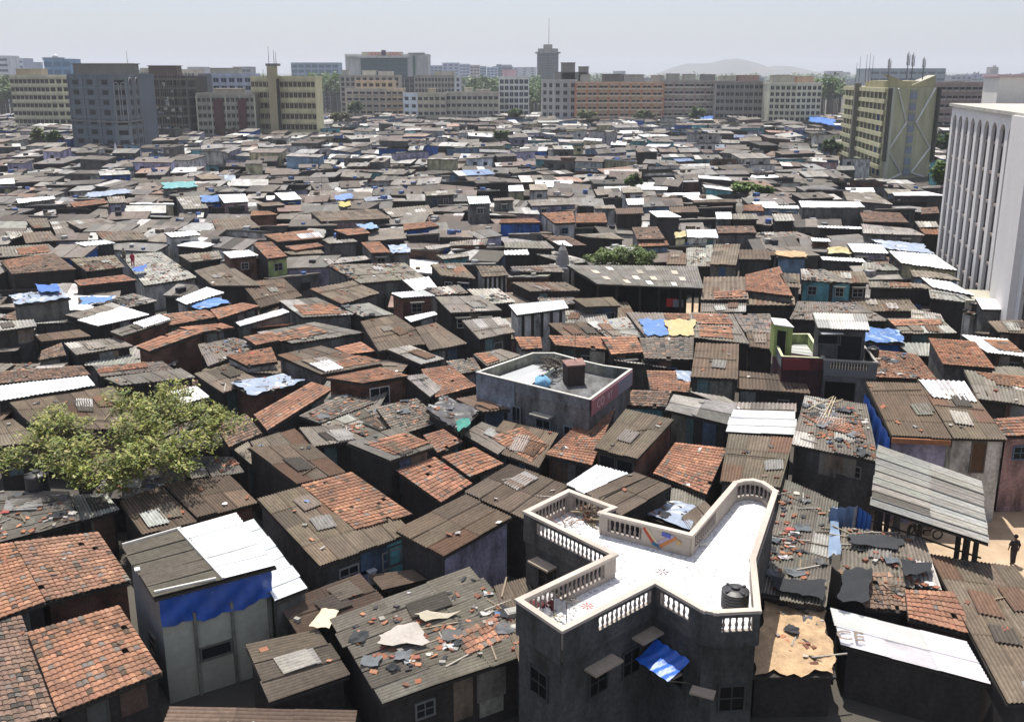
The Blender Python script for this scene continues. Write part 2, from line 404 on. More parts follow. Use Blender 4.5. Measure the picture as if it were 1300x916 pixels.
# ---------------------------------------------------------------- the shacks: crop, four roof corners (back-left back-right front-right front-left), eave height, roof kind, wall kind, options
DATA = '''
A1 60,440 425,395 565,605 200,695|3.2|til|b|old
A1 -120,470 58,440 198,697 -60,790|3.3|til|d
A1 120,830 515,712 700,1000 250,1180|2.9|til|d
A1 -150,800 95,757 250,1190 -60,1250|2.7|old|d
A1 515,262 690,195 848,350 612,405|3.0|brn|d
A1 700,185 985,150 1105,265 848,330|3.1|brn|b
A1 300,232 455,232 512,298 350,345|3.0|pal|d
A1 -60,215 290,222 345,345 -40,450|3.3|jnk|d|u
A1 790,70 1000,70 1050,130 830,165|3.3|jnk|d
A1 1225,140 1330,130 1345,200 1250,240|2.8|til|d
P 297,572 314,562 334,585 318,590|3.2|gry|d
A2 -22,25 250,15 400,135 190,185|4.0|asb|d
A2 20,250 430,140 690,395 290,540|3.8|asb|m|win name:tealhouse P:til:212,196;430,139;693,322;446,388
A2 620,385 920,235 1120,330 825,498|3.9|asb|l|u rdark
P 589.6,624.8 648,590 722,617 667,659|3.7|asb|d|u
A2 620,130 790,72 950,185 815,268|3.2|til|d
A2 820,72 960,30 1085,100 938,158|3.3|til|d
A2 345,770 940,545 1240,900 560,1130|2.9|jnk|d|u litter P:til:860,850;1050,760;1110,850;930,930
A2 115,700 465,575 600,720 200,832|2.8|brn|d|u
A2 515,580 690,558 750,600 570,642|2.3|brn|d|u
A2 -30,880 290,815 420,1010 80,1130|2.6|asb|d|u
A3 -45,625 85,590 330,1000 110,1100|2.8|asb|d
B3 590,612 822,660 645,852 435,798|4.4|asb|b|win2
B3 370,670 540,606 425,885 195,833|3.5|til|d
B3 0,665 262,728 165,892 -110,790|3.3|asb|d|P:til:-70,750;90,700;215,790;130,872
A3 735,10 960,35 870,235 640,142|3.3|til|d
A3 720,205 862,235 855,285 715,262|2.9|gry|d
P 925,551 1006,557 990,619 914,611|3.9|asb|g
A3 270,188 398,105 540,140 350,223|4.2|wht|d|u
A3 355,225 560,138 722,196 507,322|4.3|asb|u|u rblue
A3 560,300 720,262 870,300 790,388|3.2|lbl|d|litter
A3 760,330 860,262 890,290 800,385|3.25|asb|d
B4 235,545 530,588 590,862 172,775|4.6|jnk|m|litter P:til:215,640;500,672;535,760;330,706
A4 125,172 350,265 300,712 4,655|3.1|jnk|d|litter
A4 370,375 715,415 795,645 360,562|3.2|jnk|d|litter
A4 350,560 640,575 650,737 470,722|2.8|old|d|litter
A4 640,645 850,655 950,845 655,767|2.9|til|b
A4 740,488 1110,545 1560,1120 1080,1130|2.9|asb|d
A4 325,725 905,868 1010,1050 365,878|2.5|wht|d|u name:whitebottom
A4 40,672 290,738 345,1010 -20,1010|2.1|tan|d|litter
B4 530,480 785,485 940,750 655,737|5.6|brn|l|name:lav tarpL
B4 780,470 1005,480 1212,755 952,748|5.4|asb|w|win P:wht:782,472;1003,482;1066,580;850,556
B4 1150,660 1300,650 1400,740 1200,742|5.0|til|p|win
B4 1005,420 1310,465 1335,592 1070,556|3.9|gry|d|P:til:1062,432;1298,455;1300,512;1135,470
B4 835,268 1060,283 1160,415 905,394|4.6|til|g
B4 990,250 1210,270 1315,355 1112,332|4.1|wht|d|P:til:1098,275;1225,280;1292,338;1172,326
B4 558,322 780,345 880,470 580,457|3.3|til|d|old litter
B4 528,212 695,232 722,290 515,288|4.1|blu|u
B4 675,288 838,292 835,352 740,346|3.5|pal|d
B4 630,170 890,172 968,240 705,242|3.9|gry|d|P:til:640,180;888,178;902,202;672,210
B4 750,125 890,150 912,190 752,182|4.1|pal|g
B4 200,88 480,95 640,182 165,173|3.2|jnk|d|litter
B4 545,-8 830,3 862,28 546,20|4.6|gry|d|P:til:640,-4;755,2;765,22;648,18
B4 835,28 1020,60 1090,102 845,72|4.1|pal|d
B4 1060,72 1235,83 1282,130 1095,126|4.2|wht|g
B4 1120,185 1300,178 1330,245 1170,236|3.8|asb|d
P 936,471 1019,479 1029,500 935.5,493.5|3.6|brn|d
P 934,511 1010,513 1010,524 932,522.5|3.9|gry|d
P 931,521 1010,524 1009.8,553 921.6,548.6|4.3|wht|d|u
C3 970,505 1170,503 1185,612 955,614|4.1|asb|d|P:til:1015,580;1172,568;1180,603;1020,610
C3 958,618 1172,612 1172,672 955,675|3.4|gry|d
C4 -53,495 115,455 178,600 -50,572|4.4|til|g|P:til:-50,500;80,500;160,590;-45,565
C4 -50,577 182,603 188,640 -50,640|3.6|asb|d
B3 905,140 1105,150 1185,292 920,262|4.0|gry|d|P:til:945,205;1100,217;1112,272;945,260 P:til:912,150;1080,152;1112,203;935,198
B3 1110,150 1290,150 1312,242 1165,238|3.9|gtl|d
B3 1172,240 1300,240 1297,317 1190,307|3.9|brn|d
B3 590,140 905,148 915,263 685,263|4.0|gry|g|P:blu:652,182;770,180;798,260;690,260 P:yel:775,186;928,182;914,260;803,260 P:til:770,150;895,150;900,178;790,178
B3 400,190 590,163 683,258 498,262|3.7|pal|d|litter
B3 212,195 400,188 490,262 300,266|3.6|brn|d
B3 215,255 480,262 510,325 250,302|4.1|til|d
B3 470,262 640,258 680,335 520,347|4.2|til|d|win
B3 50,262 178,262 185,317 85,322|3.6|til|w
B3 655,268 920,265 915,373 680,366|4.1|gtl|d|win
B3 690,425 910,430 895,532 708,517|3.1|til|d|P:lbl:830,432;906,436;900,488;840,470
B3 930,290 1135,295 1130,465 905,450|4.6|brn|m
B3 620,520 812,525 785,602 550,592|3.5|old|t
B3 890,525 1060,550 1120,582 1085,600|4.0|pal|d
B3 820,540 1120,590 1085,687 778,612|4.2|pal|d|u
C3 20,640 285,618 312,655 60,690|4.8|wht|w|rbrick slats
B3 330,75 520,68 565,108 390,115|3.9|asb|m
B3 30,-5 290,-5 368,35 120,39|4.2|asb|d|win
B3 160,72 330,68 385,95 180,108|3.4|jnk|d|litter
C2 285,580 500,540 635,600 445,655|3.8|asb|g
C2 -60,545 155,528 250,615 40,672|3.5|brn|d
B2 130,85 310,70 490,150 240,165|3.6|gry|g|P:til:200,108;385,102;470,147;250,157
B1 1140,190 1370,125 1402,140 1165,208|4.1|wht|g
B2 20,240 300,190 540,238 190,292|3.7|gry|g|P:til:85,257;280,205;372,240;140,286 
B2 525,185 690,155 890,285 612,328|4.1|brn|d
B2 790,215 890,192 1038,292 860,326|4.0|asb|d
B2 650,320 760,302 930,366 815,393|3.7|pal|d
B2 670,48 830,35 882,60 720,70|5.4|wht|b|win
B2 735,165 880,138 897,152 767,189|4.3|wht|d
B2 430,115 560,95 682,150 530,162|3.5|pal|d|litter
B2 885,65 1100,60 1210,130 960,142|4.5|gry|d|win
B2 830,25 1000,10 1042,45 900,60|4.3|jnk|g
B2 1040,30 1190,25 1272,90 1120,102|4.1|pal|d|litter
B2 1015,180 1200,165 1272,235 1100,270|4.5|gry|d|win
B2 120,350 330,305 632,388 330,442|4.2|asb|g|P:wht:268,397;370,380;440,418;350,434 P:til:395,385;528,350;628,380;440,412
B2 400,315 530,285 602,332 470,346|3.6|til|d
B2 360,460 620,410 762,450 540,487|4.4|til|b|frontwin
B2 -127,350 95,312 125,382 -25,402|3.9|til|w
B2 -100,485 150,445 257,478 0,546|3.7|lbl|b|litter
B2 10,640 290,480 397,512 75,717|3.4|til|d
B2 230,645 440,540 603,580 330,682|3.2|gtl|d|litter
B2 330,690 600,585 740,722 560,742|3.1|gry|d|litter
B2 600,605 800,560 932,672 700,742|3.4|gtl|d|litter
B2 840,610 940,550 1102,622 1000,722|3.9|dk|d|litter
B2 980,560 1100,540 1252,610 1110,622|4.0|brn|d
B2 820,420 960,400 1092,500 890,556|3.7|til|d
B2 735,450 830,440 917,510 860,552|3.9|pal|d
B2 1070,345 1200,320 1302,350 1140,402|3.8|gry|d|P:til:1080,345;1150,340;1200,375;1140,395
B2 940,380 1080,362 1112,422 990,447|3.2|gtl|d
B2 225,700 410,690 547,757 300,792|3.9|gry|d
B2 -10,770 200,705 292,785 10,802|3.7|asb|d
B2 455,775 700,700 880,790 670,863|4.4|gry|d|P:til:545,780;740,730;868,777;690,836
B2 830,740 930,710 1022,770 900,826|3.6|til|d
B2 1020,735 1110,675 1290,745 1190,832|3.4|gry|d
B1 -30,500 420,450 465,495 -20,572|4.2|wht|d
B1 -30,432 400,400 440,445 -30,492|3.9|old|d
B1 45,580 545,500 740,720 152,690|3.7|asb|d
B1 500,460 870,412 947,455 580,496|3.6|gry|d
B1 450,402 790,380 842,417 490,456|3.4|gtl|d|P:til:470,420;700,385;720,410;480,440
B1 310,290 560,265 642,302 370,347|3.8|gry|d
B1 660,305 870,225 982,240 725,332|4.3|til|b
B1 870,215 1080,195 1137,215 960,242|4.0|til|d
B1 790,152 1000,130 1067,162 820,207|4.0|til|g
B1 530,235 770,155 827,180 590,256|4.4|gry|b|P:wht:640,200;772,157;822,180;690,222
B1 370,180 590,115 722,152 470,206|4.4|wht|d
B1 310,155 540,95 602,115 380,172|4.1|gry|d
B1 -40,188 160,175 178,207 -30,235|4.9|pal|m
B1 50,62 290,30 347,72 80,106|5.0|lbl|g|litter
B1 165,250 380,225 437,257 200,282|3.8|brn|d
B1 960,300 1130,265 1262,300 1010,402|3.6|jnk|d|litter
B1 940,440 1100,400 1262,470 1080,532|3.5|asb|d
B1 1180,262 1320,235 1352,280 1240,302|4.1|til|d
B1 1020,130 1180,95 1262,110 1060,176|4.1|til|d
B1 910,100 1060,70 1122,97 960,132|4.0|blu|d
B1 850,80 1000,20 1087,46 900,102|4.4|wht|w
B1 1050,700 1200,640 1272,730 1110,797|3.4|old|d
B1 830,525 950,500 1012,552 850,592|3.6|wht|y
B1 -40,680 60,660 192,765 -20,792|3.3|asb|d
B1 200,330 300,290 322,350 190,376|3.4|old|d
B1 440,100 640,50 760,85 560,130|3.6|gry|d|litter
C1 80,130 265,115 278,128 90,151|4.8|wht|g|win
C1 535,120 620,115 632,147 545,151|5.4|gry|l|win
C1 1090,108 1225,105 1242,142 1120,149|5.4|wht|p|win
C1 1060,235 1230,215 1300,272 1085,286|4.4|asb|u
C1 820,300 970,288 1000,308 855,321|5.2|wht|w|win
C1 880,365 1000,322 1142,336 1010,376|4.2|wht|d
C1 1110,395 1240,385 1290,411 1150,426|5.6|wht|b|win
C1 1000,115 1090,112 1105,146 1010,147|4.8|blu|u|win
C1 365,350 520,335 578,351 420,366|4.6|wht|m
C1 370,540 620,510 687,536 400,566|4.2|til|d
C1 -20,370 240,355 302,402 -20,422|4.1|gry|d|P:til:80,380;230,362;260,395;100,410
C1 0,440 270,400 382,482 60,506|4.1|old|d|P:til:20,440;200,410;230,450;50,480
C1 350,430 570,412 622,470 430,492|4.2|asb|d|litter
C1 600,410 800,395 982,522 720,562|3.1|pal|w|litter
C1 970,490 1130,450 1302,562 1060,562|4.1|asb|d
C1 890,410 1090,390 1112,427 950,446|4.3|gry|d
C1 480,295 700,290 742,332 520,342|4.4|asb|d
C1 330,242 500,225 582,247 400,280|4.2|gry|d
C1 130,235 230,225 252,270 170,276|4.4|asb|d
C1 250,245 330,240 382,312 290,326|3.6|jnk|d|litter
C1 20,287 150,275 165,297 55,331|4.3|pal|d
C1 110,300 250,290 287,336 130,351|4.1|asb|d
C1 810,50 970,42 987,71 820,79|5.2|teal|g|win
C1 490,-8 645,-14 655,5 500,12|5.4|pal|u|win
C1 970,10 1080,5 1105,28 1005,30|5.0|asb|m
C1 0,30 70,25 75,52 0,55|5.0|wht|l|win
C1 350,150 520,130 540,150 370,172|4.4|til|d
C1 430,100 640,80 660,100 440,125|4.2|lbl|d
C1 880,120 1000,115 1040,175 920,180|4.4|gry|g
C2 110,100 210,95 247,131 150,136|5.0|wht|u|win
C2 290,195 620,180 692,226 345,241|4.6|asb|d|litter
C2 20,150 130,145 165,159 50,166|4.8|asb|m
C2 0,190 80,190 127,206 -10,213|5.0|rst|b
C2 0,350 100,345 178,417 78,431|5.4|til|n|win
C2 60,310 300,285 352,326 130,346|4.2|til|d|P:wht:220,310;330,300;352,322;240,332
C2 165,368 330,350 362,366 215,389|4.3|til|d
C2 150,395 340,385 362,401 190,409|4.0|asb|d
C2 360,340 500,330 527,343 380,353|5.4|gry|g
C2 410,285 560,275 590,301 480,313|4.5|til|d
C2 545,348 640,345 695,399 595,401|5.2|til|g|win
C2 680,365 770,357 797,396 700,406|4.8|lbl|g|litter
C2 350,430 560,415 592,431 380,456|4.3|pal|d|litter
C2 370,460 760,450 862,522 540,551|4.3|gry|g|litter
C2 750,535 880,518 927,576 815,589|4.0|wht|d
C2 890,455 1040,450 1115,527 942,512|5.0|asb|d|win P:til:1000,470;1060,470;1110,525;1020,515
C2 1120,465 1250,465 1283,511 1150,518|5.0|asb|w|slats
C2 860,367 990,355 1003,366 880,387|4.4|pal|u
C2 990,345 1180,328 1172,357 1000,363|4.7|jnk|b|litter
C2 920,410 1080,400 1087,415 950,431|4.2|pal|t
C2 755,255 900,243 937,265 760,287|4.5|til|u
C2 650,180 880,160 907,206 700,221|4.5|gry|d
C2 1075,118 1180,115 1193,151 1085,156|7.0|wht|g|win
C2 860,95 1000,85 1012,106 870,113|6.0|gry|m|win
C2 1205,127 1300,122 1310,135 1210,138|6.0|gry|g|win
C3 -15,225 150,220 181,241 -25,243|5.2|til|u
C3 20,60 90,58 98,86 22,89|5.4|wht|y
C3 120,55 205,52 213,81 125,83|5.4|gry|w|win
C3 110,132 330,122 345,151 130,159|4.9|gry|l|win
C3 460,42 800,45 792,82 478,77|3.4|wht|w
C3 565,68 660,65 676,93 575,96|5.6|gry|w|win
C3 590,125 675,122 677,152 600,154|5.2|wht|w
C3 700,185 790,182 858,213 740,214|6.2|wht|m
C3 430,160 530,155 542,172 440,173|5.4|gry|w|win
C3 535,172 670,168 677,196 545,199|6.2|brn|d
C3 180,195 335,188 347,241 245,246|5.4|til|w|win
C3 345,197 490,195 502,241 350,242|4.8|til|d
C3 620,265 745,262 782,321 645,323|5.6|old|g|
C3 645,329 790,329 802,353 655,359|5.0|til|s
C3 885,275 1025,275 1038,313 888,311|5.0|wht|w|win
C3 825,288 880,285 886,313 830,316|5.0|yel|y
C3 885,365 1010,347 1012,452 880,452|3.6|pal|d|litter
C3 1020,345 1145,345 1125,446 998,441|4.8|asb|g|win
C3 795,390 885,388 880,442 788,442|4.0|brn|d
C3 1030,260 1210,258 1227,291 1040,293|4.9|old|g
C3 1140,372 1280,372 1295,419 1140,416|4.7|brn|m
C3 1025,190 1100,190 1106,221 1030,223|5.2|wht|g
C3 1107,198 1220,198 1235,223 1112,224|5.1|gry|d
C3 1160,157 1250,152 1262,186 1165,183|5.3|til|l
C3 910,130 1120,128 1132,141 920,143|5.0|brn|d|win
C3 800,165 930,160 946,189 805,191|5.0|brn|d
C3 940,10 1085,20 1105,36 945,24|5.2|wht|d
C3 962,55 1090,72 1112,86 975,70|5.2|wht|t
C3 0,377 110,372 120,395 0,397|4.6|wht|d
C3 0,335 200,330 240,366 0,362|4.4|gry|d
C3 180,300 320,310 402,352 260,352|4.2|old|d|P:wht:230,335;290,332;330,358;262,352
C3 340,300 520,290 582,321 400,311|4.6|gry|d
C3 30,455 250,445 292,481 50,477|4.2|gry|d
C3 150,395 240,380 420,430 300,440|3.2|pal|d|litter
C4 -25,140 85,138 106,156 0,158|5.0|wht|g
C4 20,158 200,158 211,173 40,170|5.0|wht|s|win
C4 205,135 500,140 527,166 220,166|6.2|wht|g
C4 500,185 700,195 742,242 520,237|5.0|old|d
C4 510,247 750,270 817,302 520,292|5.0|pal|g|win
C4 75,198 170,200 186,231 90,232|4.8|pal|d
C4 300,255 500,262 522,272 300,264|5.0|wht|d
C4 0,290 190,285 302,321 0,312|4.6|jnk|d|litter
C4 265,315 350,318 360,333 270,331|5.0|wht|b
C4 345,362 440,362 462,393 350,393|4.8|yel|m
C4 310,405 510,415 527,433 320,421|5.0|wht|m
C4 440,342 600,345 642,389 470,383|5.2|wht|l|win
C4 640,377 860,395 973,473 700,436|5.6|wht|y
C4 745,470 900,480 987,519 760,501|5.0|gry|s
C4 795,506 940,530 1057,592 850,551|4.8|wht|d
C4 520,432 640,440 697,472 518,472|4.6|pal|w|litter win
C4 215,465 330,470 467,532 220,517|5.2|jnk|t|litter win
C4 330,475 520,478 547,532 350,531|5.1|asb|d|win
C4 90,377 240,385 247,412 100,406|5.0|tan|s
C4 -15,375 92,377 96,401 0,401|4.8|old|m
C4 115,485 207,490 212,556 150,551|4.6|asb|g
C4 420,90 560,90 662,152 440,132|4.8|gry|g
C4 660,95 820,88 927,109 670,109|5.2|wht|m
C4 770,235 870,235 886,261 790,263|5.0|pal|d
C4 790,270 900,275 906,299 815,296|5.0|rst|d
C4 560,325 800,345 862,395 640,370|5.0|lbl|d
C4 620,75 745,80 760,95 640,100|4.8|gry|s
C4 800,170 880,165 890,195 800,200|5.2|old|d
'''
GROUP = 'tin and tile roofed shacks packed together'
HOUSES = []; COVER = []; LITTER = []; SURF = {}
PLAIN = {'asb','gry','brn','pal','rst','jnk','wht'}
def wallmat(w): return M['brick'] if w == 'b' else M['wall']
def build_house(pts, z, roof, wall, opts='', cn=None, near=True, flat=False):
    """pts: four pixel corners or four world points"""
    world = not isinstance(pts[0], tuple)
    if world: P = [V3(p) for p in pts]
    else:
        m = re_slope(opts)
        P = [at(*pts[0], z+m), at(*pts[1], z+m), at(*pts[2], z), at(*pts[3], z)]
        if min(P[0].y-P[3].y, P[1].y-P[2].y) < 1.5: P = [at(*pts[0], z+.12), at(*pts[1], z+.12), at(*pts[2], z), at(*pts[3], z)]
    q = Quad(P); c = q.c(); D = c.y; q.sag = R.uniform(-.06, .07)
    root = empty('shack', (c.x, c.y, 0))
    # walls
    ins = inset(P, .28 if D < 150 else .2)
    n = MB(); wc = WC[wall]; fb = wc
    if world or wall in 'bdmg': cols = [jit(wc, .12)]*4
    else:
        dk = jit(WC['m'], .2); cols = [wc, wc, wc, wc]
    order = [0, 1, 2, 3]
    ztop = [p.z-.05 for p in P]
    A = [ins[3], ins[2], ins[1], ins[0]]   # FL FR BR BL: counter-clockwise seen from above
    Z = [ztop[3], ztop[2], ztop[1], ztop[0]]
    for i in range(4):
        a, b = A[i], A[(i+1) % 4]
        col = cols[0]
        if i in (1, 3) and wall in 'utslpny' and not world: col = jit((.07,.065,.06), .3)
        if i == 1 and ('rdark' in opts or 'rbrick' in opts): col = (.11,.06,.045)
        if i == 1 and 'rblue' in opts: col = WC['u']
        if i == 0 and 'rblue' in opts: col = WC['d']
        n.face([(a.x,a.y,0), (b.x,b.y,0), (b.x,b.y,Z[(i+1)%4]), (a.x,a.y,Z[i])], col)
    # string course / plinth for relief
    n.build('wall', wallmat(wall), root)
    # roof
    rm = MB(); roof_slab(rm, q, th=.1 if D < 160 else .16)
    base = jit(RC[roof], .1)
    dirn = 'u' if ' u ' in f' {opts} ' else 'v'
    det = D < 175
    tp = roof in TILES
    msl = [M['sheet'], M['white']]
    mi = 1 if roof == 'wht' else 0
    if tp and det:
        tm = M['tile']
        if 'old' in opts: base = tuple(a*.65+b*.35 for a, b in zip(RC['til'], RC['old']))
        rm.mi = [1]*len(rm.f)
        tiles(rm, q, base, row=.33 if D < 75 else .5, colw=.23 if D < 75 else .4, gap=.009, mess=1.6 if ('old' in opts or 'litter' in opts or roof != 'til') else .8, dark=.04 if roof == 'til' else .1)
        rf = rm.build('roof', [M['tile'], M['wood']], root)
    elif roof in ('blu', 'teal', 'yel', 'dk', 'lbl', 'tan'):
        rm.mi = [1]*len(rm.f)
        drape(rm, q, base, .05, amp=.06)
        rf = rm.build('roof', [M['wood'] if roof == 'tan' else M['tarp'], M['wood']], root, smooth=False)
    elif det:
        k = len(rm.f); rm.mi = [2]*k
        pitch = .17 if D < 62 else (.26 if D < 95 else .42)
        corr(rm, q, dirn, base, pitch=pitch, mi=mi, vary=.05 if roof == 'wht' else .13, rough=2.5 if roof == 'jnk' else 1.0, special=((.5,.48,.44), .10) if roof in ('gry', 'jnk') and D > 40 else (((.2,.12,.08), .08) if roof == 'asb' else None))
        if D < 120 and roof in ('asb', 'brn', 'gry', 'jnk', 'pal'):
            for _ in range(R.choice((0, 1, 1, 2, 3))):      # loose sheets thrown over leaks, and battens
                u, v = R.uniform(.15, .75), R.uniform(.1, .6); du, dv = 1.0/q.W, R.uniform(1.2, 2.2)/q.L; sk = R.uniform(-.06, .06)
                if dirn == 'u': du, dv = R.uniform(1.2, 2.2)/q.W, 1.0/q.L
                if u+du > .97 or v+dv > .97: continue
                sq = Quad([q.at(u, v), q.at(u+du, v+sk), q.at(u+du-sk, v+dv+sk), q.at(u-sk, v+dv)])
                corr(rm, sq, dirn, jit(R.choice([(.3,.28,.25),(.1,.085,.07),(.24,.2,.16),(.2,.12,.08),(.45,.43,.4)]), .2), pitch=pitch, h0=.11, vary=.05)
            if R.random() < .4:
                v = R.uniform(.2, .9); a_, b_ = q.at(.03, v, .13), q.at(.97, v+R.uniform(-.06, .06), .13); rm.tube(a_, b_, .04, .04, (.16,.13,.1), 4, mi=2)
        rf = rm.build('roof', msl+[M['wood']], root)
    else:
        k = len(rm.f); rm.mi = [2]*k
        flat_sheets(rm, q, dirn, base, mi=mi, vary=.05 if roof == 'wht' else .15)
        rf = rm.build('roof', msl+[M['wood']], root)
    # patches on the roof
    for o in opts.split():
        if o.startswith('P:'):
            _, t, s = o.split(':'); pp = cp(cn, ' '.join(s.split(';')))
            W = [plane_pt(x, y, P[0], P[1], P[3]) for x, y in pp]
            for w_ in W: w_.z += .035
            pq = Quad(W); pm = MB()
            if t in TILES:
                if det: tiles(pm, pq, jit(RC[t], .08), row=.33 if D < 75 else .5, colw=.23 if D < 75 else .4, gap=.01, mess=1.2)
                else: flat_sheets(pm, pq, 'v', RC[t])
                pm.build('tile_patch', M['tile'], rf)
            elif t == 'wht':
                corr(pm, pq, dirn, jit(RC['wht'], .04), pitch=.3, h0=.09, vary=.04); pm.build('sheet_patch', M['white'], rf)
            else:
                drape(pm, pq, RC[t], .09, amp=.05); pm.build('tarpaulin_patch', M['tarp'], rf)
    # openings
    FL, FR, BR, BL = ins[3], ins[2], ins[1], ins[0]
    wf = (FR-FL).length
    zf = (FL.z+FR.z)/2
    if 'win' in opts.split() or 'win2' in opts:
        k = 2 if wf > 3.6 else 1
        if 'win2' in opts:
            for t in (.27, .72): add_window(root, FL, FR, zf-.85, wf*.4, 1.0, t, bars=False, col=(.1,.09,.08))
        else:
            for j in range(k):
                t = (j+.5)/k + R.uniform(-.06,.06)
                if R.random() < .22: add_window(root, FL, FR, zf-1.25, .8, 1.9, t, door=True, col=(.16,.13,.11), pane=R.choice([(.05,.12,.25),(.12,.07,.04),(.08,.2,.2)]))
                else: add_window(root, FL, FR, zf-1.1, R.uniform(.8,1.1), R.uniform(.7,.95), t, col=R.choice([(.3,.29,.27),(.45,.44,.42),(.12,.2,.32)]), shade=R.random() < .4)
            if wall not in 'dm' and abs(c.x) > 8 and D < 120:
                if c.x < 0: add_window(root, FR, BR, zf-1.1, .8, .8, .5)
                else: add_window(root, BL, FL, zf-1.1, .8, .8, .5)
    if D < 95 and wall in 'dm' and zf > 2.8 and not world:
        d_ = (FR-FL).normalized(); n_ = V3((d_.y, -d_.x, 0)); rt = math.atan2(d_.y, d_.x)
        for _ in range(R.choice((1, 2, 3))):
            pw = R.uniform(.7, 1.6); 
            if wf < pw+.4: continue
            t = R.uniform(pw/2/wf, 1-pw/2/wf); ph_ = R.uniform(.8, 2.2); c_ = FL.lerp(FR, t)+n_*R.uniform(.03, .05)
            pm = MB(); pm.box((c_.x, c_.y, zf-.15-ph_/2), (pw, .05, ph_), jit(R.choice([(.14,.13,.12),(.22,.17,.12),(.07,.11,.17),(.2,.21,.2),(.26,.24,.2),(.13,.08,.06),(.1,.16,.16)]), .25), rt)
            pm.build('wall_panel', M['wall'], root)
        if 'win' not in opts and R.random() < .55:
            if R.random() < .5: add_window(root, FL, FR, zf-1.2, .75, 1.9, R.uniform(.2,.8), door=True, col=(.1,.09,.08), pane=R.choice([(.05,.08,.12),(.09,.06,.04),(.12,.12,.11)]))
            else: add_window(root, FL, FR, zf-1.0, .8, .7, R.uniform(.2,.8), col=(.2,.19,.18))
    if 'frontwin' in opts:
        add_window(root, FL, FR, zf-1.15, 1.5, 1.3, .35, col=(.6,.58,.55))
    if 'slats' in opts:
        sm = MB(); d = (FR-FL).normalized()
        k = 5
        for j in range(k):
            p = FL.lerp(FR, (j+.5)/k); sm.box((p.x, p.y-.04, zf-1.3), (.28, .05, 2.3), (.045,.035,.03), math.atan2(d.y, d.x))
        sm.build('panel', M['wood'], root)
    HOUSES.append(dict(o=root, c=c, roof=roof, wall=wall, D=D, q=q, patch='P:til' in opts, opts=opts, W=q.W))
    if D < 140: LITTER.append((q, roof, 'litter' in opts or roof == 'jnk', D))
    return root, q
def drape(mb, q, col, h, amp=.05, mi=0):
    nu = max(5, int(q.W/.25)); nv = max(5, int(q.L/.25))
    ph = R.uniform(0, 9)
    rows = []
    for a in range(nv+1):
        row = []
        for b in range(nu+1):
            u, v = b/nu, a/nv
            eu = (.035*math.sin(v*9+ph)+.02*math.sin(v*23+ph))*(1 if b > nu/2 else -1)*abs(2*b/nu-1)**3
            ev = (.035*math.sin(u*11+ph)+.025*math.sin(u*27+2*ph))*abs(2*a/nv-1)**3
            w = amp*(math.sin(u*q.W*2.1+ph+2*math.sin(v*q.L*1.3))+.6*math.sin(v*q.L*3.3+u*4+ph)) + amp*.7*math.sin(u*q.W*6.3+3*math.sin(v*q.L*2.9+ph)) + R.uniform(-.006, .006)
            row.append(q.at(u+eu, v+ev, h+amp*1.3+w*.7))
        rows.append(row)
    mb.grid(rows, col, mi=mi)
def re_slope(o):
    for t in o.split():
        if t.startswith('s') and t[1:].replace('.', '').isdigit(): return float(t[1:])
    return .45
NAMED = {}
for line in DATA.strip().split('\n'):
    f = line.split('|')
    cn, pts = f[0].split(' ', 1)
    pp = cp(cn, pts); COVER.append(pp)
    opts = ' '.join(f[4:]) if len(f) > 4 else ''
    root, q = build_house(pp, float(f[1]), f[2], f[3], opts, cn)
    for t in opts.split():
        if t.startswith('name:'): NAMED[t[5:]] = (root, q, pp)
# ---------------------------------------------------------------- terrace building
LM = {}      # landmarks for labels: phrase -> world xy
CAPK = [0]
def wall_seg_rail(root, a, b, zf, zt, solid=(.06,.06), col=(.42,.36,.31), capc=(.55,.47,.40), bal=(.30,.25,.22), sp=.24, mural=None, cw=.26, skin=None):
    a = V3((a.x, a.y, 0)); b = V3((b.x, b.y, 0)); d = b-a; L = d.length; d.normalize(); rot = math.atan2(d.y, d.x)
    m = MB(); mid = (a+b)/2; CAPK[0] += 1
    m.box((mid.x, mid.y, zt-.06+.004*(CAPK[0] % 5)), (L+cw*.96, cw, .12), capc, rot)
    m.build('coping', M['conc'], root)
    m = MB(); lo = zf+.24
    m.box((mid.x, mid.y, (zf-.3+lo)/2), (L, .16, lo-zf+.3), col, rot)
    s0, s1 = L*solid[0], L*(1-solid[1])
    for x0, x1 in ((0, s0), (s1, L)):
        if x1-x0 > .02:
            c = a+d*((x0+x1)/2); m.box((c.x, c.y, (lo+zt-.12)/2), (x1-x0+.05, .17, zt-.12-lo), col, rot)
    m.box((mid.x, mid.y, zt-.17), (L, .155, .1), col, rot)
    m.build('parapet', M['conc'], root)
    if skin:
        nn = V3((-d.y, d.x, 0)); m = MB(); c = mid+nn*.1
        m.box((c.x, c.y, (zf-.4+lo)/2), (L+.1, .05, lo-zf+.4), skin, rot); m.box((c.x, c.y, zt-.18), (L+.02, .045, .11), skin, rot)
        for x0, x1 in ((0, s0), (s1, L)):
            if x1-x0 > .02: c = a+d*((x0+x1)/2)+nn*.1; m.box((c.x, c.y, (lo+zt-.14)/2), (x1-x0+.06, .047, zt-.14-lo), skin, rot)
        m.build('stained_cladding', M['wall'], root)
    if s1-s0 > .3:
        m = MB(); n = max(2, int((s1-s0)/sp))
        for i in range(n):
            c = a+d*(s0+(i+.5)*(s1-s0)/n)
            h = zt-.2-lo
            m.lathe((c.x, c.y, lo-.01), [(.05,0),(.05,.06),(.035,.1),(.068,h*.35),(.035,h*.62),(.045,h*.8),(.055,h)], bal, 8)
        m.build('balustrade', M['conc'], root)
ZT, ZF = 6.9, 5.85
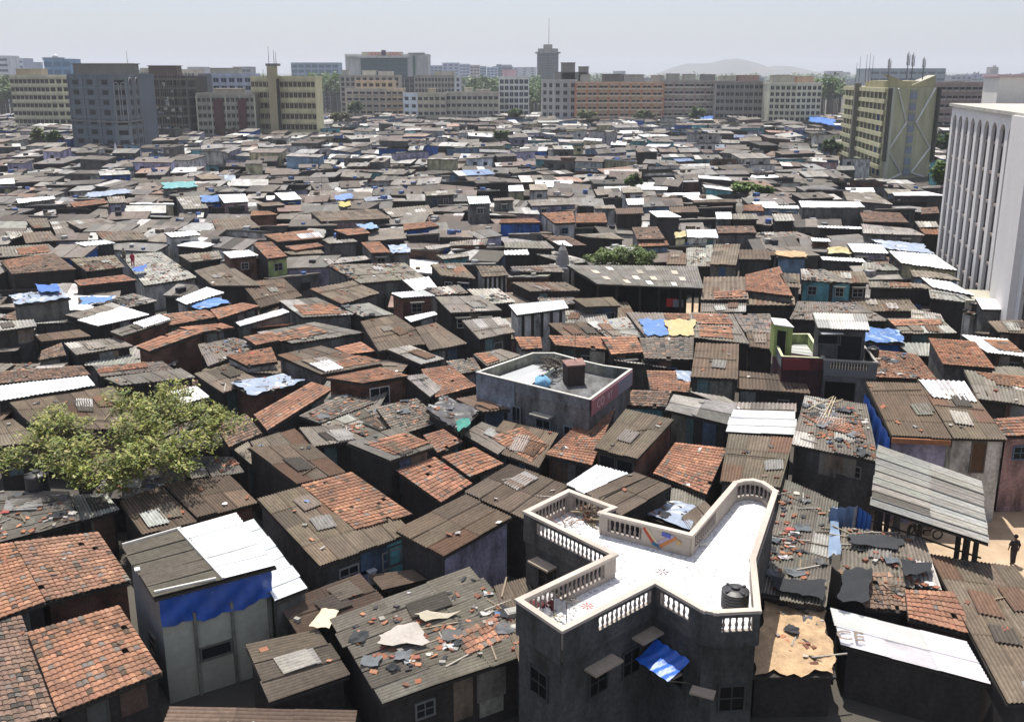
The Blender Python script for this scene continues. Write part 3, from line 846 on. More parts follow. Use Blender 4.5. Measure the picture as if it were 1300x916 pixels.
TP = [(668,648.5),(722,622),(779.5,643.5),(763,650),(877,678),(934,611.5),(944,609),(956,608.5),(968,611.5),(978,618),(984.5,622.5),(955.6,708),(962,773),(909,775.7),(894,772.5),(831.5,737),(714,797.5),(659,760.5),(780,703)]
TW = [at(x, y, ZT) for x, y in TP]
tc = sum(TW, V3((0,0,0)))/len(TW)
tb = empty('terrace_building', (tc.x, tc.y, 0), 'dark two-storey building with cross-shaped white mosaic terrace and balustrades', 'building')
m = MB(); m.prism([(p.x, p.y) for p in TW], 0, ZF-.004, (.085,.083,.08), top=True); m.build('wall', M['wall'], tb)
ins_ = TW
m = MB(); pts_ = [(p.x, p.y, ZF) for p in TW]
m.face(pts_[::-1], (.8,.8,.8)); m.build('terrace_floor', M['mosaic'], tb)
SEG = {0:(.08,.03), 1:(.1,.05), 2:(1,0), 3:(.08,.52), 4:(.05,.5), 10:(.05,.05), 11:(1,0), 12:(.1,.12), 13:(1,0), 14:(.22,.14), 15:(.05,.34), 16:(1,0), 17:(.05,.12), 18:(.04,.14)}
for i in range(len(TW)):
    a, b = TW[i], TW[(i+1) % len(TW)]
    sol = SEG.get(i, (.0,.0))
    wall_seg_rail(tb, a, b, ZF, ZT, sol, skin=(.10,.098,.095))
# painted panel: crossed colour bands on the solid half of the inner parapet
a, b = TW[3], TW[4]; d = (b-a); L = d.length; d.normalize(); nrm = V3((d.y, -d.x, 0)); 
m = MB()
def strip(x0, z0, x1, z1, w, col, k):
    p0 = a+d*(L*x0)+nrm*(.098+k*.003); p1 = a+d*(L*x1)+nrm*(.098+k*.003)
    p0.z = z0; p1.z = z1; u = (p1-p0).normalized(); up = nrm.cross(u)*-w/2
    m.face([p0+up, p0-up, p1-up, p1+up] if (p0+up).z < (p0-up).z else [p0-up, p0+up, p1+up, p1-up], col)
strip(.50, 6.72, .62, 6.05, .14, (.35,.06,.03), 1); strip(.53, 6.74, .66, 6.08, .10, (.5,.42,.28), 2)
strip(.60, 6.12, .70, 5.98, .16, (.03,.12,.22), 3); strip(.68, 6.0, .86, 6.62, .13, (.45,.16,.05), 4); strip(.66, 6.18, .83, 6.68, .12, (.35,.28,.38), 5)
strip(.70, 6.66, .80, 6.62, .2, (.08,.1,.35), 6)
strip(.86, 6.45, .91, 6.40, .2, (.42,.28,.12), 7)
m.build('painted_band', M['paint'], tb)
# inlaid red flowers
def flower(cx, cy, r, n, col):
    m = MB(); c = at(cx, cy, ZF+.004)
    for k in range(n):
        t = 2*math.pi*k/n; t1 = .22
        m.face([c, (c.x+r*.6*math.cos(t-t1), c.y+r*.6*math.sin(t-t1), c.z), (c.x+r*math.cos(t), c.y+r*math.sin(t), c.z), (c.x+r*.6*math.cos(t+t1), c.y+r*.6*math.sin(t+t1), c.z)], col)
    m.build('inlaid_flower', M['paint'], tb)
flower(841, 725.5, .36, 6, (.16,.10,.11)); flower(745.5, 768.7, .34, 8, (.4,.14,.12)); flower(769, 695, .34, 7, (.6,.25,.28))
# sunshades, downpipe, windows on the outer walls
def on_wall(i, t, z, out=.3, size=(1.3,.6,.09), col=(.42,.34,.26)):
    a, b = TW[i], TW[(i+1) % len(TW)]; d = (b-a); d.z = 0; d.normalize(); n = V3((-d.y, d.x, 0))
    # outward side: away from the building centre line (polygon runs clockwise seen from above)
    c = a.lerp(b, t)+n*out; m = MB(); m.box((c.x, c.y, z), size, col, math.atan2(d.y, d.x)); m.build('sunshade', M['conc'], tb)
on_wall(18, .74, 4.9); on_wall(15, .62, 4.7, size=(1.5,.6,.09)); on_wall(15, .12, 4.9); on_wall(13, .6, 3.6, size=(.9,.5,.09)); on_wall(14, .55, 3.7, size=(1.1,.5,.09))
for i, t, z in ((18,.74,4.1),(18,.3,4.1),(15,.62,3.9),(15,.25,3.9),(14,.5,3.6),(16,.5,4.0),(12,.5,3.2)):
    a, b = TW[(i+1) % len(TW)], TW[i]
    add_window(tb, (a.x, a.y), (b.x, b.y), z, 1.0, 1.1, 1-t, col=(.05,.05,.05), pane=(.006,.006,.007))
m = MB(); p = at(672, 665, 5.0); m.tube((p.x-.05, p.y-.25, 0), (p.x-.05, p.y-.25, 5.6), .05, .05, (.25,.25,.25)); m.build('downpipe', M['metal'], tb)
LM['cross-shaped terrace building'] = (tc.x, tc.y)
# blue tarpaulin stretched below the terrace
a, b = TW[15], TW[14]; d = (b-a); d.z = 0; L = d.length; d.normalize(); n_ = V3((d.y,-d.x,0))
m = MB(); rows = []
for k in range(7):
    rows.append([(a.x+d.x*L*(.12+.7*j/18)+n_.x*(.12+1.15*k/6), a.y+d.y*L*(.12+.7*j/18)+n_.y*(.12+1.15*k/6), 4.55-.42*k/6-.10*math.sin(math.pi*k/6)+.04*math.sin(j*1.3+k)-(.06*abs(math.sin(j*.7)) if k == 6 else 0)) for j in range(19)])
m.grid(rows, (.015,.13,.6)); aw = m.build('awning', M['tarp'], tb, smooth=True)
for t in (.13,.82):
    m = MB(); p = a+d*(L*t); m.tube((p.x,p.y,3.5), (p.x+n_.x*1.2,p.y+n_.y*1.2,4.1), .025,.025,(.15,.13,.1),5); m.build('strut', M['wood'], aw)

def water_tank(px, py, z, r, h, label, col=(.018,.018,.02), blue=False):
    p = at(px, py, z); root = empty('water_tank', p, label, 'water tank')
    m = MB(); prof = [(r*.98,0),(r,.05)]
    k = 5
    for i in range(k):
        z0 = .05+(h*.78)*i/k; z1 = .05+(h*.78)*(i+1)/k
        prof += [(r, z0+.02), (r*1.0, z1-.05), (r*.965, z1-.025), (r, z1)]
    prof += [(r*.9, h*.86), (r*.55, h*.93), (r*.3, h*.95)]
    m.lathe(p, prof, col, 28); 
    b = m.build('tank_body', M['plastic'], root)
    m = MB(); m.lathe((p.x, p.y, p.z+h*.94), [(r*.33,0),(r*.33,.07),(r*.3,.1),(0.001,.12)], col, 20); m.build('lid', M['plastic'], root)
    m = MB()
    for t in range(4):
        a_ = t*math.pi/2+.5; m.box((p.x+r*.68*math.cos(a_), p.y+r*.68*math.sin(a_), p.z+h*.91), (r*.5, .09, .07), col, a_)
    m.build('rib', M['plastic'], root)
    return root
water_tank(932.5, 769, ZF, .54, .82, 'black ribbed water tank in the corner of the white mosaic terrace')
water_tank(49, 624, 3.6, .62, 1.25, 'black water tank standing on a littered grey roof under the leafy tree')
p = at(441/1, 442, 3); 
water_tank(1167, 517, 4.0, .5, .9, 'black water tank on its side stand behind the white patched roof')
water_tank(1108, 452, 4.2, .45, .8, 'small black water tank next to the blue tarpaulin roof')

# clutter on the terrace
def bundle(c, r, h, col, label, name='cloth_bundle'):
    m = MB(); n = 12; rows = []
    ph = R.uniform(0, 6)
    for k in range(7):
        t = k/6; z = h*(1-t); rr = r*math.sin(math.pi*(.12+.62*t))
        rows.append([(c.x+rr*(1+.22*math.sin(3*a+ph+k))*math.cos(a), c.y+rr*(1+.22*math.sin(3*a+ph+k))*math.sin(a), c.z+z+.03*math.sin(5*a+k)) for a in [2*math.pi*i/n for i in range(n+1)]])
    m.grid(rows, col); o = m.build(name, M['cloth'], origin=c, smooth=True); tag(o, label, 'cloth bundle'); return o
bundle(at(690, 766, ZF), .45, .5, (.7,.68,.66), 'white cloth bundle heaped in the terrace corner beside the maroon one')
bundle(at(684, 773, ZF), .42, .4, (.13,.03,.035), 'maroon cloth bundle lying between white bundles in the terrace corner')
bundle(at(689, 779, ZF), .3, .3, (.75,.72,.7), 'small white cloth bundle against the low terrace parapet')
bundle(at(702, 771, ZF), .28, .4, (.16,.035,.04), 'dark red bundle behind the hanging grey cloth on the terrace')
m = MB(); p0 = at(703, 781, ZF); 
m.tube(p0, p0+V3((0,0,.8)), .02, .02, (.1,.09,.08)); p1 = at(719, 788, ZF); m.tube(p1, p1+V3((0,0,.8)), .02, .02, (.1,.09,.08)); m.tube(p0+V3((0,0,.8)), p1+V3((0,0,.8)), .02, .02, (.1,.09,.08))
fr_root = empty('drying_rack', p0, 'thin drying rack with a grey cloth hung over it on the terrace', 'drying rack')
m.build('frame', M['metal'], fr_root)
m = MB(); rows = []
for k in range(5):
    rows.append([(p0.x+(p1.x-p0.x)*j/8, p0.y+(p1.y-p0.y)*j/8+.05*math.sin(j*1.7)-.02*k, p0.z+.83-.13*k) for j in range(9)])
m.grid(rows, (.42,.43,.46)); m.build('cloth', M['cloth'], fr_root)
def scrap(pxs, z, n, name, label, cols, size=.5, thick=.02):
    m = MB(); c0 = at(*pxs[0], z)
    for i in range(n):
        px, py = R.choice(pxs); c = at(px+R.uniform(-7,7), py+R.uniform(-4,4), z); c.z += R.uniform(.02,.35)
        a = R.uniform(0, 6.28); t = R.uniform(-.3,.5); l = size*R.uniform(.4,1.2)
        m.tube(c, c+V3((l*math.cos(a), l*math.sin(a), max(-.1, t*l))), thick*R.uniform(.5,1.4), thick*R.uniform(.4,1), jit(R.choice(cols), .3), 5)
    o = m.build(name, M['junk'], origin=c0); tag(o, label, name.replace('_', ' '), kind='stuff'); return o
scrap([(752,655),(748,662),(738,650)], ZF, 70, 'firewood_heap', 'heap of twisted sticks and rusty wire against the terrace parapet', [(.28,.2,.12),(.12,.08,.05),(.35,.28,.18),(.16,.06,.03)], .8, .035)
scrap([(723,663),(730,668),(718,667)], ZF, 26, 'wire_tangle', 'thin tangle of rusty wire lying on the mosaic', [(.3,.12,.07),(.12,.1,.1)], .9, .012)
scrap([(716,770),(722,762),(726,772)], ZF, 30, 'wire_frame_heap', 'loose thin wire frames beside the drying rack', [(.2,.18,.17),(.35,.3,.25)], .9, .012)
scrap([(690,790),(700,797),(710,790),(683,783)], ZF, 30, 'leaf_litter', 'dry leaves and twigs swept along the low parapet', [(.2,.2,.1),(.3,.25,.15)], .25, .02)
def stone_block(px, py, z, sz, col, label, name='concrete_block', rot=.3):
    c = at(px, py, z); m = MB(); m.box((c.x, c.y, c.z+sz[2]/2), sz, col, rot); m.box((c.x, c.y, c.z+sz[2]+.01), (sz[0]*.8, sz[1]*.75, .03), jit(col, .1), rot); o = m.build(name, M['conc'], origin=c); tag(o, label, 'block'); return o
stone_block(891, 692, ZF, (.38,.3,.18), (.55,.53,.5), 'lone pale stone block on the white mosaic near the painted parapet')
stone_block(653, 784, 3.0, (.8,.5,.4), (.4,.38,.35), 'grey concrete block on the roof below the terrace corner', rot=.4)
stone_block(655, 798, 3.0, (.45,.35,.15), (.5,.47,.42), 'flat pale stone beside the grey block below the terrace')

# ---------------------------------------------------------------- flat-roofed building
def parapet_ring(root, pts, z0, z1, col, th=.14, capc=None, skip=(), name='parapet'):
    n = len(pts)
    m = MB(); m2 = MB()
    for i in range(n):
        if i in skip: continue
        a, b = pts[i], pts[(i+1) % n]; d = b-a; L = math.hypot(d.x, d.y); rot = math.atan2(d.y, d.x); c = (a+b)/2
        cc = col[i] if isinstance(col, dict) and i in col else (col['d'] if isinstance(col, dict) else col)
        m.box((c.x, c.y, (z0+z1)/2), (L, th*(1-.013*i), z1-z0), cc, rot); m2.box((c.x, c.y, z1+.03+.003*i), (L+th, th*1.35, .06), capc or cc, rot)
    m.build(name, M['wall'], root); m2.build('coping', M['conc'], root)
ZP = 6.0
E = cp('E4', '35,265 475,115 640,115 900,185 1035,215 1245,243 920,480'); EW = [at(x, y, ZP) for x, y in E]
ec = sum(EW, V3((0,0,0)))/7
fb_ = empty('flat_roofed_building', (ec.x, ec.y, 0), 'black-stained flat-roofed building with low parapet and pink lettered fascia', 'building')
m = MB(); P_ = EW[::-1]; n = len(P_)
for i in range(n):
    a, b = P_[i], P_[(i+1) % n]
    if i == 6-0 and False: pass
    m.face([(a.x,a.y,0), (b.x,b.y,0), (b.x,b.y,ZP-.72), (a.x,a.y,ZP-.72)], (.2,.2,.2))
m.face([(p.x,p.y,ZP-.72) for p in P_], (.17,.17,.17)); m.build('wall', M['wall'], fb_)
parapet_ring(fb_, EW, ZP-.72, ZP, {0:(.42,.41,.32), 1:(.4,.4,.32), 2:(.35,.35,.28), 3:(.42,.41,.33), 4:(.2,.22,.2), 5:(.06,.05,.05), 6:(.2,.21,.23), 'd':(.2,.2,.2)}, capc=(.6,.58,.52))
# blue-grey painted left half of the front, fascia with lettering on the right side
a, b = EW[0], EW[6]; d = (b-a).normalized(); nn_ = V3((d.y, -d.x, 0)); rot = math.atan2(d.y, d.x); L = (b-a).length
m = MB(); c = a+d*(L*.18)+nn_*.085; m.box((c.x, c.y, ZP-2.2), (L*.36, .03, 4.3), (.26,.29,.34), rot); m.build('painted_wall', M['wall'], fb_)
m = MB(); c = a+d*(L*.17)+nn_*.35; m.box((c.x, c.y, ZP-1.9), (1.6,.6,.08), (.45,.44,.42), rot); m.build('sunshade', M['conc'], fb_)
m = MB(); c = a+d*(L*.62)+nn_*.35; m.box((c.x, c.y, ZP-1.75), (1.6,.6,.08), (.4,.38,.32), rot); m.build('sunshade', M['conc'], fb_)
for t, w in ((.17,1.2),(.38,.7),(.62,1.2),(.85,.9)):
    add_window(fb_, (a.x+nn_.x*.1, a.y+nn_.y*.1), (b.x+nn_.x*.1, b.y+nn_.y*.1), ZP-2.7, w, 1.2 if w > .8 else 2.0, t, col=(.2,.22,.24))
for t in (.13, .24, .52, .78):
    c = a+d*(L*t)+nn_*.09; m = MB()
    for k in range(3): m.box((c.x, c.y, ZP-.62-.11*k), (.42,.05,.04), (.2,.21,.2), rot)
    m.build('vent', M['conc'], fb_)
a, b = EW[6], EW[5]; d = (b-a).normalized(); nn_ = V3((d.y, -d.x, 0)); rot = math.atan2(d.y, d.x); L = (b-a).length
m = MB(); c = (a+b)/2+nn_*.13; m.box((c.x, c.y, ZP-.55), (L*.98, .06, 1.05), (.36,.16,.18), rot)
fa = m.build('fascia', M['paint'], fb_)
m = MB(); c = a+d*(L*.8)+nn_*.1625; m.box((c.x, c.y, ZP-.55), (L*.36, .012, .98), (.25,.24,.3), rot); m.build('faded_panel', M['paint'], fa)
def text_obj(s, loc, size, rot_, mat, root, name='lettering', ext=.01):
    cu = bpy.data.curves.new(name, 'FONT'); cu.body = s; cu.size = size; cu.extrude = ext; cu.align_x = 'CENTER'; cu.align_y = 'CENTER'
    t_ = bpy.data.objects.new('tmp', cu); me_ = bpy.data.meshes.new_from_object(t_); bpy.data.objects.remove(t_); me_.materials.clear(); me_.materials.append(mat)
    o = bpy.data.objects.new(name, me_); C.objects.link(o)
    o.parent = root; o.location = V3(loc)-ORG[root.name]; o.rotation_euler = rot_; return o
def flatmat(name, col, rough=.8):
    m_, n_, l_, b_ = nt(name, rough); b_.inputs['Base Color'].default_value = (*col, 1); return m_
M['lt_pink'] = flatmat('letter_pale', (.55,.4,.4)); M['lt_red'] = flatmat('letter_red', (.5,.06,.05)); M['lt_grey'] = flatmat('letter_brown', (.2,.15,.12)); M['lt_dk'] = flatmat('emblem_dark', (.07,.02,.08))
c = a+d*(L*.2)+nn_*.165
text_obj('CO', (c.x, c.y, ZP-.58), .85, (rad(90), 0, rot), M['lt_pink'], fa)
c = a+d*(L*.42)+nn_*.165
text_obj('RT', (c.x, c.y, ZP-.58), .7, (rad(90), 0, rot), M['lt_pink'], fa)
# things on its roof
m = MB(); zr = ZP-.72
pq = Quad([at(*cp('E4','470,205')[0], zr+.12), at(*cp('E4','640,240')[0], zr+.12), at(*cp('E4','440,375')[0], zr+.1), at(*cp('E4','205,297')[0], zr+.1)])
flat_sheets(m, pq, 'v', (.42,.42,.44), h0=.02, sw=1.0); roof_slab(m, pq, .08); m.build('sheet_roofing', M['white'], fb_)
hq = [at(*x, 6.75) for x in cp('E4', '700,172 862,155 893,207 742,218')]
hr = empty('roof_hut', (hq[0].x, hq[0].y-.5, zr), 'small brown hut with reddish roof standing on the flat-roofed building', 'hut')
i4 = inset(hq, .1); m = MB(); m.prism([(p.x, p.y) for p in i4], zr, 6.7, (.07,.045,.04), top=True); m.build('wall', M['wall'], hr)
m = MB(); m.prism([(p.x, p.y) for p in hq], 6.71, 6.8, (.26,.15,.13), bottom=True); m.build('roof', M['sheet'], hr)
m = MB(); a = at(*cp('E4','545,300')[0], zr+.4); b = at(*cp('E4','640,235')[0], zr+1.0); m.tube(a, b, .16, .16, (.45,.44,.36), 4); o = m.build('concrete_beam', M['conc'], origin=a); tag(o, 'slanting cream concrete beam leaning beside the brown roof hut', 'beam')
bundle(at(*cp('E4','545,375')[0], zr), .55, .8, (.25,.5,.72), 'pale blue plastic bundle on the flat-roofed building', 'plastic_bundle')
scrap([cp('E4','660,200')[0], cp('E4','650,260')[0]], zr+.4, 40, 'scrap_heap', 'dark scrap timber heaped beside the brown roof hut', [(.06,.05,.04),(.12,.1,.08)], 1.2, .06)
m = MB(); p = at(*cp('E4','803,165')[0], 6.8); m.tube(p, p+V3((0,0,1.9)), .025, .02, (.1,.1,.1)); 
for k in range(4): m.box((p.x, p.y, p.z+1.85-.15*k), (.6-.1*k,.02,.02), (.1,.1,.1), .4)
o = m.build('aerial', M['metal'], origin=p); tag(o, 'thin television aerial rising over the brown roof hut', 'aerial')
LM['flat-roofed building with pink fascia'] = (ec.x, ec.y)

# ---------------------------------------------------------------- green parapet building and grey balcony building
Z2 = 5.9
G = [at(x, y, Z2) for x, y in cp('E5', '80,262 235,225 370,225 497,425 152,410')]
gc = sum(G, V3((0,0,0)))/5
gb = empty('green_parapet_building', (gc.x, gc.y, 0), 'narrow building with lime green parapet, maroon front band and small stair hut', 'building')
m = MB(); m.prism([(p.x, p.y) for p in G], 0, Z2-.85, (.09,.035,.04)); 
m.build('wall', M['wall'], gb)
parapet_ring(gb, G, Z2-.85, Z2, {'d':(.38,.44,.2), 3:(.16,.035,.04), 4:(.2,.21,.2)}, capc=(.62,.63,.4))
m = MB(); a, b = G[4], G[3]; c = (a+b)/2; m.box((c.x, c.y-.12, Z2-.5), ((b-a).length, .05, .85), (.17,.03,.035)); m.build('front_band', M['paint'], gb)
sh = [at(x, y, 7.6) for x, y in cp('E5', '55,88 180,100 250,168 85,145')]
i4 = [at(x, y, 5.05) for x, y in cp('E5','80,300 190,300 235,325 115,325')]
ish = inset(sh, .12)
m = MB(); m.prism([(p.x, p.y) for p in ish], 5.06, 7.55, (.3,.37,.12)); sw_ = m.build('stair_hut', M['paint'], gb)
m = MB(); m.prism([(p.x, p.y) for p in sh], 7.56, 7.64, (.62,.62,.56), bottom=True); m.build('hut_roof', M['white'], sw_)
a, b = ish[3], ish[2]
add_window(gb, (a.x, a.y), (b.x, b.y), 6.3, .75, 1.9, .42, door=True, col=(.3,.36,.14), pane=(.01,.01,.01), name='door')
m = MB(); pq = Quad([at(x, y, Z2-.8) for x, y in cp('E5','240,300 340,290 420,410 160,370')]); flat_sheets(m, pq, 'u', (.45,.46,.44), h0=.03, sw=.5); m.build('roof_sheets', M['white'], gb)
LM['building with lime green parapet'] = (gc.x, gc.y)
K = [at(x, y, Z2) for x, y in cp('E5', '425,290 825,320 938,460 502,432')]
kc = sum(K, V3((0,0,0)))/4
kb = empty('grey_balcony_building', (kc.x, kc.y, 0), 'grey cement building with pierced parapet and white corrugated rooftop room', 'building')
m = MB(); m.prism([(p.x, p.y) for p in K], 0, Z2-.9, (.14,.145,.15)); m.build('wall', M['wall'], kb)
parapet_ring(kb, K, Z2-.9, Z2, {'d':(.2,.2,.2)}, capc=(.35,.33,.3), skip=(2,))
wall_seg_rail(kb, K[3], K[2], Z2-.9, Z2+.05, (.1,.16), col=(.15,.155,.16), capc=(.3,.29,.26), bal=(.62,.54,.4), sp=.2, cw=.2)
add_window(kb, (K[3].x, K[3].y), (K[2].x, K[2].y), 3.3, 2.2, 2.0, .34, bars=False, col=(.1,.1,.1), pane=(.008,.008,.008))
rq = [at(x, y, 8.1) for x, y in cp('E5', '400,82 832,92 876,192 440,170')]
rq[0].z += .3; rq[1].z += .3
ir = inset(rq, .3); m = MB(); m.prism([(p.x, p.y) for p in ir], Z2-.9, [p.z-.05 for p in ir], (.1,.1,.1)); rr_ = m.build('rooftop_room', M['wall'], kb)
m = MB(); q = Quad(rq); roof_slab(m, q); m.mi = [1]*len(m.f); corr(m, q, 'v', (.62,.61,.57), pitch=.2, vary=.1); m.build('room_roof', [M['white'], M['wood']], rr_)
a, b = ir[3], ir[2]
add_window(kb, (a.x, a.y), (b.x, b.y), 7.2, 1.6, .7, .22, bars=False, col=(.12,.12,.12))
add_window(kb, (a.x, a.y), (b.x, b.y), 6.6, 1.7, 2.0, .68, door=True, col=(.1,.1,.1), pane=(.01,.01,.012))
m = MB(); m.box((a.x+(b.x-a.x)*.25, a.y-.35, 7.75), (1.6,.6,.05), (.6,.6,.6)); m.build('sunshade', M['white'], kb)
LM['grey balcony building'] = (kc.x, kc.y)
m = MB(); 
for k, (px, py) in enumerate(cp('E5', '420,120 470,310')): pass
c0 = at(*cp('E5','545,395')[0], Z2-.9); bundle(c0, .5, .4, (.5,.48,.46), 'grey and white bundle on the balcony of the grey building')

# ---------------------------------------------------------------- market canopy on posts over the sandy street
cq = [at(x, y, z) for (x, y), z in zip(cp('A4', '525,20 970,178 1000,442 492,278'), (5.3,5.3,4.8,4.8))]
cc = Quad(cq).c(); cn_ = empty('street_canopy', (cc.x, cc.y, 0), 'large tilted canopy of pale grey weathered sheets on dark posts over the street', 'canopy')
m = MB(); q = Quad(cq); roof_slab(m, q, .07, (.06,.05,.04)); m.mi = [1]*len(m.f)
q2 = Quad([q.p[0], q.at(.53,0), q.at(.53,1), q.p[3]]); q3 = Quad([q.at(.53,0), q.p[1], q.p[2], q.at(.53,1)])
for qq in (q2, q3):
    for i in range(9):
        sq = Quad([qq.at(0, i/9), qq.at(1, i/9), qq.at(1.005, (i+1.06)/9), qq.at(0, (i+1.06)/9)])
        c_ = R.choice([(.40,.39,.35),(.36,.35,.32),(.27,.25,.22),(.43,.42,.39)])
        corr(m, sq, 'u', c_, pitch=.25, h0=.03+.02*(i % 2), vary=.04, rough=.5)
m.build('roof', [M['sheet'], M['wood']], cn_)
def post(root, x, y, z0, z1, r=.09, col=(.035,.03,.025)):
    m = MB(); m.box((x, y, (z0+z1)/2), (r*2, r*2, z1-z0), col, .2); m.build('post', M['wood'], root)
for (u, v) in ((.78,.86),(.84,.88),(.92,.9),(.1,.93),(.16,.9),(.06,.1),(.5,.08),(.94,.1)):
    p = q.at(u, v); post(cn_, p.x, p.y, 0, p.z-.07)
m = MB(); a = q.at(.02, .9); b = q.at(.97,.9); m.box(((a.x+b.x)/2, (a.y+b.y)/2, a.z-1.15), ((b-a).length, .07, .07), (.04,.035,.03), math.atan2(b.y-a.y, b.x-a.x)); m.build('beam', M['wood'], cn_)
LM['pale grey street canopy'] = (cc.x, cc.y)

# ---------------------------------------------------------------- long open-sided shed
sq_ = [at(x, y, z) for (x, y), z in zip(cp('C3', '300,447 935,452 965,558 450,538'), (5.6,5.6,5.0,5.0))]
q = Quad(sq_); sc_ = q.c(); os_ = empty('open_shed', (sc_.x, sc_.y, 0), 'long open-sided shed under a grey roof dotted with pale square patches', 'shed')
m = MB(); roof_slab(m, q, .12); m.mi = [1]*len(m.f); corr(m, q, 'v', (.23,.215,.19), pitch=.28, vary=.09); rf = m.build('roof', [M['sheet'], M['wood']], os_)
for (u, v) in ((.13,.28),(.28,.1),(.5,.25),(.42,.55),(.57,.55),(.3,.75),(.5,.78),(.72,.8),(.78,.25),(.82,.55),(.15,.6)):
    m = MB(); pq = Quad([q.at(u, v), q.at(u+.05, v), q.at(u+.05, v+.17), q.at(u, v+.17)]); flat_sheets(m, pq, 'v', R.choice([(.5,.42,.33),(.5,.5,.47)]), h0=.09, sw=3); m.build('roof_patch', M['white'], rf)
for t in (.02,.2,.42,.6,.8,.98):
    for v in (.06,.97):
        p = q.at(t, v); post(os_, p.x, p.y, 0, p.z-.1, .1)
m = MB(); p = q.at(.5,.98); m.box((p.x, p.y, 1.0), (q.W*.8,.1,.12), (.03,.03,.03)); m.build('rail', M['wood'], os_)
bw = [q.at(0,.02), q.at(1,.02)]; m = MB(); m.box(((bw[0].x+bw[1].x)/2, bw[0].y, 2.6), (q.W,.15,5.2), (.05,.045,.04)); m.build('back_wall', M['wall'], os_)
LM['long open-sided shed'] = (sc_.x, sc_.y)
for k, (u, col, lb) in enumerate(((.22,(.55,.42,.2),'yellowish sack'), (.27,(.5,.45,.36),'pale sack'), (.31,(.45,.3,.15),'brown sack'))):
    p = q.at(u,.8); p.z = 0; bundle(p, .75, 1.5-.2*k, col, lb+' heaped under the front edge of the long open shed', 'sack')
p = q.at(.68,.9); m = MB(); rows = [[(p.x+j*.18, p.y+.06*math.sin(j*2), 3.6-.22*k) for j in range(7)] for k in range(5)]; m.grid(rows, (.5,.04,.04)); o = m.build('hanging_cloth', M['cloth'], origin=p); tag(o, 'red cloth hanging from the front of the long open shed', 'cloth')
p = q.at(.74,.9); m = MB(); rows = [[(p.x+j*.18, p.y+.06*math.sin(j*2), 3.5-.2*k) for j in range(7)] for k in range(5)]; m.grid(rows, (.25,.25,.27)); o = m.build('hanging_cloth', M['cloth'], origin=p); tag(o, 'grey cloth hanging next to the red one in the open shed', 'cloth')

# ---------------------------------------------------------------- temple spire
p = at(*cp('C3','283,442')[0], 4.2); sp = empty('temple', (p.x, p.y, 0), 'small temple with a tapering grey stepped spire beside the open shed', 'temple')
m = MB(); m.box((p.x, p.y, 2.0), (3.0,3.0,4.0), (.3,.3,.29)); m.box((p.x, p.y, 4.08), (1.9,1.9,.18), (.62,.62,.6)); m.build('base', M['wall'], sp)
m = MB(); prof = [(.85,0),(.8,.3),(.83,.34),(.74,.8),(.77,.84),(.64,1.3),(.67,1.34),(.5,1.75),(.52,1.79),(.34,2.1),(.2,2.3),(.22,2.36),(.1,2.4)]
m.lathe((p.x, p.y, 4.17), prof, (.27,.26,.25), 10); s_ = m.build('spire', M['conc'], sp)
m = MB(); m.lathe((p.x, p.y, 6.55), [(.05,0),(.14,.08),(.05,.2),(.02,.4),(.001,.45)], (.2,.17,.1), 8); m.build('finial', M['metal'], s_)
LM['temple spire'] = (p.x, p.y)
p = at(148, 202, 3.0); mn = empty('shrine', (p.x, p.y, 0), 'tiny white pointed shrine rising between roofs before the blue-grey tower', 'shrine')
m = MB(); m.box((p.x, p.y, 2.2), (2.6,2.6,4.4), (.6,.6,.6)); m.build('base', M['conc'], mn); m = MB(); m.lathe((p.x, p.y, 4.4), [(1.2,0),(1.0,.4),(.5,1.2),(.25,2.4),(.05,3.2)], (.75,.75,.75), 8); m.build('spire', M['conc'], mn)

# ---------------------------------------------------------------- tarpaulin under the roof of the shack with the white sheets (front left), custom two-storey shack
tq = [at(154.7,692.6,5.6), at(300.5,652.8,5.6), at(351,719,5.2), at(196,760,5.2)]
q = Quad(tq); c = q.c(); ts = empty('shack', (c.x, c.y, 0), 'tall grey concrete shack with blue tarpaulin band under its half white roof', 'house', GROUP)
COVER.append([(154.7,692.6),(300.5,652.8),(351,719),(196,760)])
m = MB(); roof_slab(m, q); m.mi = [2]*len(m.f)
qa = Quad([q.p[0], q.at(.5,0), q.at(.55,1), q.p[3]]); qb = Quad([q.at(.5,0), q.p[1], q.p[2], q.at(.55,1)])
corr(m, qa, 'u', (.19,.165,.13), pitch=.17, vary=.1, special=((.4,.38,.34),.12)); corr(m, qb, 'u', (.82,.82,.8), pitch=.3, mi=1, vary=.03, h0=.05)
m.box(q.at(.0,.5,.1), (.22,(q.p[0]-q.p[3]).length*.0+.3,.06), (.7,.7,.66), .5, mi=1)
for u0,v0,u1,v1 in ((0,.02,.5,.0),(.02,.93,.5,.97),(.47,0,.55,1)):
    a = q.at(u0, v0, .11); b = q.at(u1, v1, .11); m.tube(a, b, .07, .07, (.62,.6,.55), 4, mi=1)
m.build('roof', [M['sheet'], M['white'], M['wood']], ts)
i4 = inset(tq, .35); A4_ = [i4[3], i4[2], i4[1], i4[0]]; ZZ = [p.z-.05 for p in A4_]
m = MB()
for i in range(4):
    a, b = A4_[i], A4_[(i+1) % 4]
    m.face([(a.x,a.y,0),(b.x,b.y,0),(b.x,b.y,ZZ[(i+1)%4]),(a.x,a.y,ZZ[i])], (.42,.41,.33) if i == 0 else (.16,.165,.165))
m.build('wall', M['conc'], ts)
a, b = A4_[0], A4_[1]; d = (b-a).normalized(); n_ = V3((d.y, -d.x, 0)); L = (b-a).length
m = MB(); rows = []
